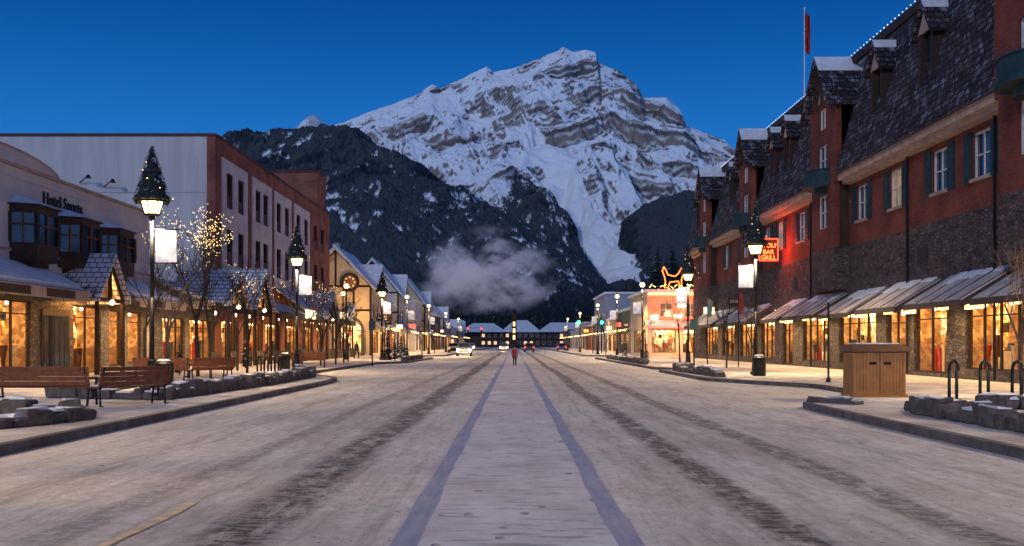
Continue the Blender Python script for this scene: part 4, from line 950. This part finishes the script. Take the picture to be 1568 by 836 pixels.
for x, y in ((14.2, 63), (13.6, 70)):
    r = Root('flag_banner_pole', (x, y, .13)); r.part('pole', IRON).cyl((x, y, .13), (x, y, 5), .04, .03, 6); c = r.part('flag', random.choice((TEAL, FLR)))
    c.poly([(x, y, 4.9), (x + .35, y - .1, 4.6), (x + .3, y, 3.5), (x, y, 3.4)]); r.finish()

# ------------------------------------------------------------------ vehicles
def car(x, y, rz, col, head=True):
    r = Root('parked_car' if abs(x) > 8 else 'car', (0, 0, 0)); pm = mat('car_paint', col, None, 2, .35, 0, spec=.6)
    b = r.part('body', pm, .05, False); W = .92
    prof = [(-2.3, .4), (-2.32, .75), (-2.2, .98), (-1.25, 1.1), (-.75, 1.12), (2.0, 1.12), (2.25, .9), (2.28, .4)]
    b.prism([(-W, yy, z) for yy, z in prof], (2 * W, 0, 0))
    cab = [(-1.2, 1.1), (-.55, 1.68), (1.6, 1.7), (2.1, 1.12)]
    i = len(b.v)
    for s_ in (-1, 1):
        for yy, z in cab: b.v.append((s_ * (W - .04 if z < 1.3 else W - .2), yy, z))
    b.f += [(i, i + 1, i + 2, i + 3), (i + 7, i + 6, i + 5, i + 4), (i, i + 4, i + 5, i + 1), (i + 1, i + 5, i + 6, i + 2), (i + 2, i + 6, i + 7, i + 3)]
    g = r.part('windows', GLASS); g.poly([(-.74, -1.13, 1.18), (.74, -1.13, 1.18), (.66, -.62, 1.64), (-.66, -.62, 1.64)])
    g.poly([(-.74, 2.1, 1.2), (.74, 2.1, 1.2), (.66, 1.68, 1.62), (-.66, 1.68, 1.62)])
    for s_ in (-1, 1): g.poly([(s_ * (W - .03), -.95, 1.16), (s_ * (W - .03), 1.9, 1.16), (s_ * (W - .17), 1.5, 1.63), (s_ * (W - .17), -.5, 1.63)])
    t = r.part('wheels', IRON)
    for s_ in (-1, 1):
        for yy in (-1.45, 1.4): t.cyl((s_ * .72, yy, .34), (s_ * .95, yy, .34), .34, n=16)
    t.box(-.5, .5, -2.35, -2.3, .55, .85); t.box(-.95, .95, -2.38, -2.28, .32, .5)
    hl = r.part('headlights', emat('headlight', (1, .8, .5), 25 if head else .3)); rl = r.part('tail_lights', emat('tail_light', (1, .03, .02), 5))
    for s_ in (-1, 1): hl.ball((s_ * .7, -2.3, .78), .2); rl.box(*sorted((s_ * .68, s_ * .9)), 2.27, 2.33, .8, 1.05); r.part('mirrors', pm).box(*sorted((s_ * .93, s_ * 1.1)), -.95, -.8, 1.1, 1.25)
    r.part('roof_snow', SNOW, .03).box(-.6, .6, -.3, 1.4, 1.7, 1.74)
    if head: r.light('headlight_beam', 'POINT', (0, -3.4, .75), 500, (1, .78, .45), .3)
    r.finish(); r.o.location = (x, y, 0); r.o.rotation_euler = (0, 0, rz)
car(-6.3, 126, .02, (.35, .34, .33)); car(-2.2, 215, 0, (.1, .1, .11)); car(2.9, 190, math.pi, (.06, .06, .07), False)
car(-10.1, 168, 0, (.2, .05, .05), False); car(-10.0, 190, 0, (.3, .3, .32), False); car(10, 210, math.pi, (.1, .12, .2), False); car(-10.1, 235, 0, (.3, .3, .32), True)

# ------------------------------------------------------------------ people
def person(x, y, z, h, rz, jacket, pants, hat, stride=.1, bag=False):
    k = h / 1.75; r = Root('person', (0, 0, 0))
    m, nt, b = newmat('clothing'); co = objco(nt); s = N(nt, 'ShaderNodeSeparateXYZ'); L(nt, co, s.inputs[0])
    zz = mth(nt, 'DIVIDE', s.outputs[2], h * 1.02)
    c = ramp(nt, zz, [(0, (.02, .018, .016)), (.07, pants), (.47, jacket), (.835, (.5, .28, .2)), (.93, hat)], 'CONSTANT')
    L(nt, mixc(nt, noise(nt, co, 14), c, mixc(nt, 1., c, (.6, .6, .6), 'MULTIPLY')), b.inputs['Base Color']); b.inputs['Roughness'].default_value = .85
    V = [(0, 0, .95), (0, 0, 1.15), (0, -.01, 1.38), (0, 0, 1.5), (0, -.02, 1.6), (0, -.02, 1.72),
         (-.19, 0, 1.41), (-.25, .02, 1.14), (-.24, -.1, .92), (-.23, -.13, .84), (.19, 0, 1.41), (.25, .02, 1.14), (.24, -.1, .92), (.23, -.13, .84),
         (-.1, 0, .9), (-.11, -stride, .5), (-.11, -stride * .6, .09), (-.12, -stride * .6 - .16, .04), (.1, 0, .9), (.11, stride * .5, .5), (.11, stride * 1.3, .1), (.12, stride * 1.3 - .15, .04)]
    E_ = [(0, 1), (1, 2), (2, 3), (3, 4), (4, 5), (2, 6), (6, 7), (7, 8), (8, 9), (2, 10), (10, 11), (11, 12), (12, 13), (0, 14), (14, 15), (15, 16), (16, 17), (0, 18), (18, 19), (19, 20), (20, 21)]
    R_ = [.16, .15, .17, .06, .105, .09, .09, .065, .045, .04, .09, .065, .045, .04, .12, .08, .06, .05, .12, .08, .06, .05]
    for sx in (-1, 1):   # fingers + thumb
        base = 9 if sx < 0 else 13
        for q in range(4):
            V.append((sx * .23, -.16 + q * .022, .73 + abs(q - 1.3) * .012)); E_.append((base, len(V) - 1)); R_.append(.011)
        V.append((sx * .2, -.19, .79)); E_.append((base, len(V) - 1)); R_.append(.012)
    me = bpy.data.meshes.new('figure'); me.from_pydata([(a * k, b_ * k, c_ * k) for a, b_, c_ in V], E_, []); me.materials.append(m)
    o = bpy.data.objects.new('figure', me); COL.objects.link(o); o.parent = r.o
    sk = o.modifiers.new('skin', 'SKIN'); sk.use_smooth_shade = True
    for i, rr in enumerate(R_): me.skin_vertices[0].data[i].radius = (rr * k, rr * k * (.8 if i in (0, 1, 2) else 1))
    me.skin_vertices[0].data[0].use_root = True
    sb = o.modifiers.new('sub', 'SUBSURF'); sb.levels = 1; sb.render_levels = 1
    fc = r.part('face_features', mat('dark_features', (.03, .02, .02), None, 3, .6, 0))
    for sx in (-1, 1): fc.ball((sx * .035 * k, -.125 * k, 1.63 * k), .012 * k, 5, 4)
    fc.box(-.025 * k, .025 * k, -.122 * k, -.112 * k, 1.565 * k, 1.572 * k)
    r.part('nose', mat('skin', (.5, .28, .2), None, 3, .6, 0)).ball((0, -.13 * k, 1.6 * k), .018 * k, 6, 4, 1.4)
    if bag: r.part('backpack', mat('pack_cloth', (.02, .02, .025), None, 5, .8, .2), .04).box(-.16 * k, .16 * k, .12 * k, .32 * k, 1.0 * k, 1.45 * k)
    r.finish(); r.o.location = (x, y, z); r.o.rotation_euler = (0, 0, rz)
person(.05, 71.5, .01, 1.38, .2, (.36, .035, .03), (.04, .02, .02), (.03, .02, .02), .06)
person(16, 143, .13, 1.8, .3, (.02, .02, .03), (.02, .02, .03), (.02, .02, .02)); person(15.2, 140, .13, 1.75, 2., (.03, .03, .04), (.02, .02, .03), (.02, .02, .02), .2)
person(-18, 108, .13, 1.75, .3, (.04, .03, .03), (.02, .02, .03), (.02, .02, .02), .2); person(-15.5, 98, .13, 1.7, 2.5, (.06, .03, .03), (.02, .02, .03), (.02, .02, .02), .2)

# ------------------------------------------------------------------ mountain
GT = np.random.RandomState(3).uniform(0, 2 * np.pi, (256, 256))
def perlin(x, y, seed=0):
    x = x + seed * 37.3; y = y + seed * 17.7
    xi = np.floor(x).astype(int); yi = np.floor(y).astype(int); fx, fy = x - xi, y - yi
    def g(i, j):
        a = GT[(xi + i) % 256, (yi + j) % 256]; return np.cos(a) * (fx - i) + np.sin(a) * (fy - j)
    u = fx ** 3 * (fx * (fx * 6 - 15) + 10); v = fy ** 3 * (fy * (fy * 6 - 15) + 10)
    return ((g(0, 0) * (1 - u) + g(1, 0) * u) * (1 - v) + (g(0, 1) * (1 - u) + g(1, 1) * u) * v) * 1.5
def fbm(x, y, o=5, seed=0, ridged=False, gain=.5):
    s = 0; a = 1; t = 0
    for i in range(o):
        n = perlin(x * 2 ** i, y * 2 ** i, seed + i * 3); n = (1 - 2 * np.abs(n)) if ridged else n
        s = s + n * a; t += a; a *= gain
    return s / t
def pdist(X, Y, pts):
    bd = np.full(X.shape, 1e9); bz = np.zeros(X.shape)
    for (x0, y0, z0), (x1, y1, z1) in zip(pts, pts[1:]):
        dx, dy = x1 - x0, y1 - y0; t = np.clip(((X - x0) * dx + (Y - y0) * dy) / (dx * dx + dy * dy), 0, 1)
        d = np.hypot(X - x0 - t * dx, Y - y0 - t * dy); k = d < bd; bz = np.where(k, z0 + (z1 - z0) * t, bz); bd = np.minimum(bd, d)
    return bd, bz
def ridge(X, Y, pts, slope):
    best = np.full(X.shape, -1e9)
    for a, b in zip(pts, pts[1:]):
        d, z = pdist(X, Y, [a, b]); best = np.maximum(best, z - slope * (np.sqrt(d * d + 30 ** 2) - 30))
    return best
def build_mountain():
    nx, ny = 1000, 800
    gx = np.linspace(-1750, 1750, nx); gy = np.linspace(1900, 5650, ny); X, Y = np.meshgrid(gx, gy)
    cx = [-1750, -1400, -1207, -929, -790, -650, -511, -435, -390, -270, -146, -111, -40, 45, 167, 230, 261, 323, 380, 435, 450, 567, 654, 689, 810, 880, 908, 1002, 1123, 1193, 1367, 1750]
    cz = [800, 980, 1134, 1176, 1231, 1280, 1332, 1388, 1367, 1420, 1482, 1454, 1462, 1489, 1540, 1560, 1584, 1562, 1570, 1560, 1499, 1454, 1385, 1315, 1318, 1262, 1169, 1134, 1092, 1010, 856, 600]
    warpx = fbm(X / 500, Y / 500, 4, 11) * 120
    zc = np.interp(X, cx, cz) ; zcs = np.interp(X + warpx * np.clip((5300 - Y) / 600, 0, 1), cx, np.convolve(np.pad(cz, 1, 'edge'), [.25, .5, .25], 'valid'))
    t = 5300 - Y; bl = np.clip(t / 200, 0, 1); zc = zc * (1 - bl) + zcs * bl
    g = np.interp(t, [0, 120, 350, 700, 1100, 1650, 2300, 2900, 3400], [0, .075, .21, .40, .59, .82, .95, 1, 1])
    h = np.where(t > 0, zc * (1 - g), zc + t * .8)
    env = np.clip(t / 300, 0, 1) * np.clip((h - 20) / 300, 0, 1)
    gul = fbm((X + warpx * 1.3 + (Y - 5300) * .35) / 360, Y / 800, 4, 5, True, .48)
    h = h + env * (gul - .25) * 130
    gul2 = fbm((X + warpx + (Y - 5300) * .3) / 120, Y / 300, 3, 9, True); h = h + env * gul2 * 15
    main = h.copy()
    A = ridge(X + warpx * .3, Y, [(-1750, 3700, 420), (-1250, 3650, 650), (-1009, 3600, 738), (-914, 3600, 762), (-749, 3600, 782), (-607, 3560, 765), (-455, 3480, 668), (-330, 3350, 555), (-206, 3250, 450), (-95, 3050, 350), (-30, 2900, 250), (30, 2750, 150)], .62)
    B_ = ridge(X + warpx * .25, Y, [(-80, 4420, 800), (-19, 4200, 742), (90, 4000, 625), (170, 3800, 468), (220, 3600, 335), (270, 3400, 216), (310, 3200, 100)], .72)
    C_ = ridge(X + warpx * .3, Y, [(480, 3450, 230), (490, 3700, 400), (520, 3800, 530), (681, 3800, 600), (855, 3850, 660), (1154, 3900, 720), (1500, 3950, 640), (1750, 4000, 560)], .8)
    A2 = ridge(X + warpx * .3, Y, [(-607, 3560, 700), (-560, 3200, 480), (-480, 2800, 250), (-420, 2500, 60)], .7)
    det = fbm(X / 260, Y / 260, 6, 21, True, .55) * 50
    A = np.maximum(A, A2) + det * np.clip(A / 300, 0, 1) * .8; B_ = B_ + det * .55; C_ = C_ + det * .4
    sub = np.maximum(np.maximum(A, B_), C_)
    gd, _z = pdist(X + fbm(X / 200, Y / 200, 3, 23) * 60, Y, [(60, 4750, 0), (170, 4350, 0), (270, 4000, 0), (345, 3600, 0), (375, 3250, 0)])
    sub = sub - 120 * np.exp(-(gd / 75) ** 2); h = np.maximum(h, sub)
    isA = (A >= sub - 1) & (sub > main - 5); isB = (B_ >= sub - 1) & (sub > main - 5); isC = (C_ >= sub - 1) & (sub > main - 5)
    treel = np.where(isA, 1300, np.where(isB, 640, np.where(isC, 900, 360)))
    treel = treel + fbm(X / 180, Y / 400, 5, 31) * 260 - 1200 * np.exp(-(gd / 50) ** 4) * (Y > 3300)
    # strata: tilted cliff bands, strong only in places
    s = h - .38 * np.minimum(X, 480) + .30 * np.maximum(X - 480, 0) + fbm(X / 300, Y / 300, 5, 41) * 90
    P = 190.; fr = s / P - np.floor(s / P)
    cl = fbm(X / 260, Y / 240, 4, 43)
    boost = np.exp(-((X - 640) / 330) ** 2 - ((h - 1180) / 190) ** 2) * .8 + np.exp(-((X - 330) / 260) ** 2 - ((h - 1000) / 130) ** 2) * .6 + np.exp(-((X - 380) / 200) ** 2 - ((h - 1480) / 90) ** 2) * .5
    amt = np.clip(.32 + cl * 1.9 + boost, .0, 1.15) * np.clip((h - 350) / 250, 0, 1)
    ter = np.where(fr < .7, fr * .5, .35 + (fr - .7) * (.65 / .30)); h = h + (ter - fr) * P * amt * np.clip(.35 + t / 500, .35, 1) * .85 * (t > 0)
    P2 = 42.; fr2 = s / P2 - np.floor(s / P2); a2 = np.clip(fbm(X / 120, Y / 120, 3, 47) * 2.5 + .35, 0, 1)
    h = h + (np.where(fr2 < .6, fr2 * .4, .24 + (fr2 - .6) * 1.9) - fr2) * P2 * .7 * np.clip(amt + .15, 0, 1) * a2 * (t > 30)
    h = h + fbm(X / 60, Y / 60, 4, 51) * 8 * np.clip(h / 200, .0, 1)
    h = np.maximum(h, -5) ; h = h * np.clip((Y - 1900) / 250, 0, 1) - 2
    gyv, gxv = np.gradient(h, gy, gx); sl = np.hypot(gxv, gyv)
    n1 = fbm(X / 60, Y / 90, 4, 61); n2 = fbm(X / 16, Y / 20, 3, 71); n3 = fbm(X / 280, Y / 280, 3, 67)
    rock = np.clip((sl - 1.3 + n1 * .45 + n2 * .35 + n3 * .35) / .25, 0, 1)
    band = np.clip((fr - .68) / .05, 0, 1) * np.clip((amt - .42 + n1 * .5 + n2 * .4) / .15, 0, 1)
    band2 = np.clip((fr2 - .60) / .1, 0, 1) * np.clip((amt * a2 - .30 + n1 * .5 + n2 * .4) / .15, 0, 1) * .9
    rock = np.clip(np.maximum(rock, np.maximum(band, band2) * (h > 380)), 0, 1) * np.where(gd < 60, .1, 1)
    # thin layers: dark / pale beds with snow caught on ledges
    sv = s + n1 * 14; b1 = .5 + .5 * np.sin(sv / 4.2); b2 = .5 + .5 * np.sin(sv / 11.)
    snowc = np.array([.84, .87, .91]); r1 = np.array([.10, .085, .085]); r2 = np.array([.27, .215, .19])
    rockc = r1 + (r2 - r1) * np.clip(b2 * .8 + n2 * .5, 0, 1)[..., None]
    ledge = (np.clip((b1 - .72) / .15, 0, 1) * np.clip(.55 + n1 * 1.5, 0, .8))[..., None]; rockc = rockc * (1 - ledge) + snowc * ledge * .85
    col = snowc * (1 - rock[..., None]) + rockc * rock[..., None]
    dens = np.clip((treel - h) / 110 + n1 * .8, 0, 1)
    tn = np.random.RandomState(9).rand(*X.shape)
    # snowy ground showing between the trees: small broken patches, more on the right flank
    gl = fbm((X + warpx) / 38, Y / 70, 5, 91, False, .6); gbig = fbm(X / 220, Y / 300, 3, 97)
    thr = np.where(isC, .50, np.where(isA, .36, .28)) - gbig * .45 - np.where(isA, np.clip((X + 700) / 900, 0, 1) * .14, 0) + np.clip(.2 - h / 1500, -.1, .2)
    gap = np.clip((gl - thr) / .07, 0, 1)
    keep = np.clip(dens - .97 * gap, 0, 1)
    clump = fbm(X / 14, Y / 22, 3, 95) * .6 + (tn - .5) * .3
    forest = np.clip((keep - .40 + clump) / .15, 0, 1) * (dens > .02)
    fcl = np.array([.009, .015, .021]) * (1 + tn[..., None] * 1.6)
    fstr = (.95 * forest)[..., None]
    # bare rock outcrops inside the clearings
    rk = (np.clip((n2 + n1 * .5 - .05) / .15, 0, 1) * gap * (isA | isB) * .7)[..., None]; col = col * (1 - rk) + np.array([.10, .09, .09]) * rk
    col = col * (1 - fstr) + fcl * fstr
    h = h + forest * tn * 11
    low = np.clip((210 - h) / 140, 0, 1)[..., None]; col = col * (1 - low * .88) + np.array([.009, .016, .023]) * low * .88
    me = bpy.data.meshes.new('mountain'); n = nx * ny
    me.vertices.add(n); me.vertices.foreach_set('co', np.stack([X, Y, h], -1).astype(np.float32).ravel())
    idx = np.arange(n).reshape(ny, nx); q = np.stack([idx[:-1, :-1], idx[:-1, 1:], idx[1:, 1:], idx[1:, :-1]], -1).reshape(-1, 4); m_ = len(q)
    me.loops.add(m_ * 4); me.loops.foreach_set('vertex_index', q.ravel().astype(np.int32)); me.polygons.add(m_)
    me.polygons.foreach_set('loop_start', np.arange(0, m_ * 4, 4, dtype=np.int32)); me.polygons.foreach_set('loop_total', np.full(m_, 4, dtype=np.int32))
    me.update(calc_edges=True)
    at = me.color_attributes.new('Col', 'FLOAT_COLOR', 'POINT'); at.data.foreach_set('color', np.concatenate([col, np.ones((ny, nx, 1))], -1).astype(np.float32).ravel())
    m, nt, b = newmat('mountain_rock_snow'); a = N(nt, 'ShaderNodeVertexColor'); a.layer_name = 'Col'
    L(nt, a.outputs[0], b.inputs['Base Color']); b.inputs['Roughness'].default_value = .9; b.inputs['Specular IOR Level'].default_value = .1
    me.materials.append(m); o = bpy.data.objects.new('mountain', me); COL.objects.link(o)
build_mountain()
me = bpy.data.meshes.new('distant_peak'); vs = []; fs_ = []; nx, ny = 90, 40
for j in range(ny):
    for i in range(nx):
        x = -2600 + i * 22; y = 7600 + j * 28
        prof = np.interp(x, [-2600, -2000, -1800, -1640, -1600, -1520, -1400, -1000, -600], [1300, 1600, 1740, 1850, 1840, 1770, 1740, 1600, 1300])
        z = prof - abs(y - 8100) * .75 + float(perlin(np.array(x / 120.), np.array(y / 120.), 3)) * 40; vs.append((x, y, z))
fs_ = [(j * nx + i, j * nx + i + 1, (j + 1) * nx + i + 1, (j + 1) * nx + i) for j in range(ny - 1) for i in range(nx - 1)]
me.from_pydata(vs, [], fs_); me.materials.append(mat('far_snow', (.75, .78, .85), (.3, .28, .28), .012, .9, 0)); o = bpy.data.objects.new('distant_peak', me); COL.objects.link(o)

# ------------------------------------------------------------------ chimney smoke drifting over the end of town
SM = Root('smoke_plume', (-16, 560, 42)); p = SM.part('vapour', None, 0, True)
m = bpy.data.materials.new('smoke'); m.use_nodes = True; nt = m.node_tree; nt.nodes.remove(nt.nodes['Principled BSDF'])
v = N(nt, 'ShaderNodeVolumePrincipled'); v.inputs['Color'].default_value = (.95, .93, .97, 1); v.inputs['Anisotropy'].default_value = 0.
co = objco(nt); ln = N(nt, 'ShaderNodeVectorMath', operation='LENGTH'); mp = N(nt, 'ShaderNodeMapping'); mp.inputs['Scale'].default_value = (1 / 44, 1 / 20, 1 / 27); L(nt, co, mp.inputs[0]); L(nt, mp.outputs[0], ln.inputs[0])
fall = mth(nt, 'SUBTRACT', 1.0, ln.outputs['Value'])
mp2 = N(nt, 'ShaderNodeMapping'); mp2.inputs['Scale'].default_value = (.045, .03, .06); mp2.inputs['Rotation'].default_value = (0, -.7, 0); L(nt, co, mp2.inputs[0])
nn = mth(nt, 'SUBTRACT', noise(nt, mp2.outputs[0], 1, 5, .62), .46)
d = mth(nt, 'MAXIMUM', mth(nt, 'MULTIPLY', mth(nt, 'MULTIPLY', nn, mth(nt, 'MAXIMUM', fall, 0.)), 1.5), 0.)
L(nt, d, v.inputs['Density']); L(nt, mth(nt, 'MULTIPLY', d, .16), v.inputs['Emission Strength']); v.inputs['Emission Color'].default_value = (.78, .72, .95, 1)  # smoke emits faintly, standing in for light scattered inside it
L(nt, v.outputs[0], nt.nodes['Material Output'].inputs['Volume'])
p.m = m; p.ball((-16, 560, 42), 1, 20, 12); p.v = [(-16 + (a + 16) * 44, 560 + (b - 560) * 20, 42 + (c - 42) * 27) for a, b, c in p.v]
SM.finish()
print('objects', len(bpy.data.objects))
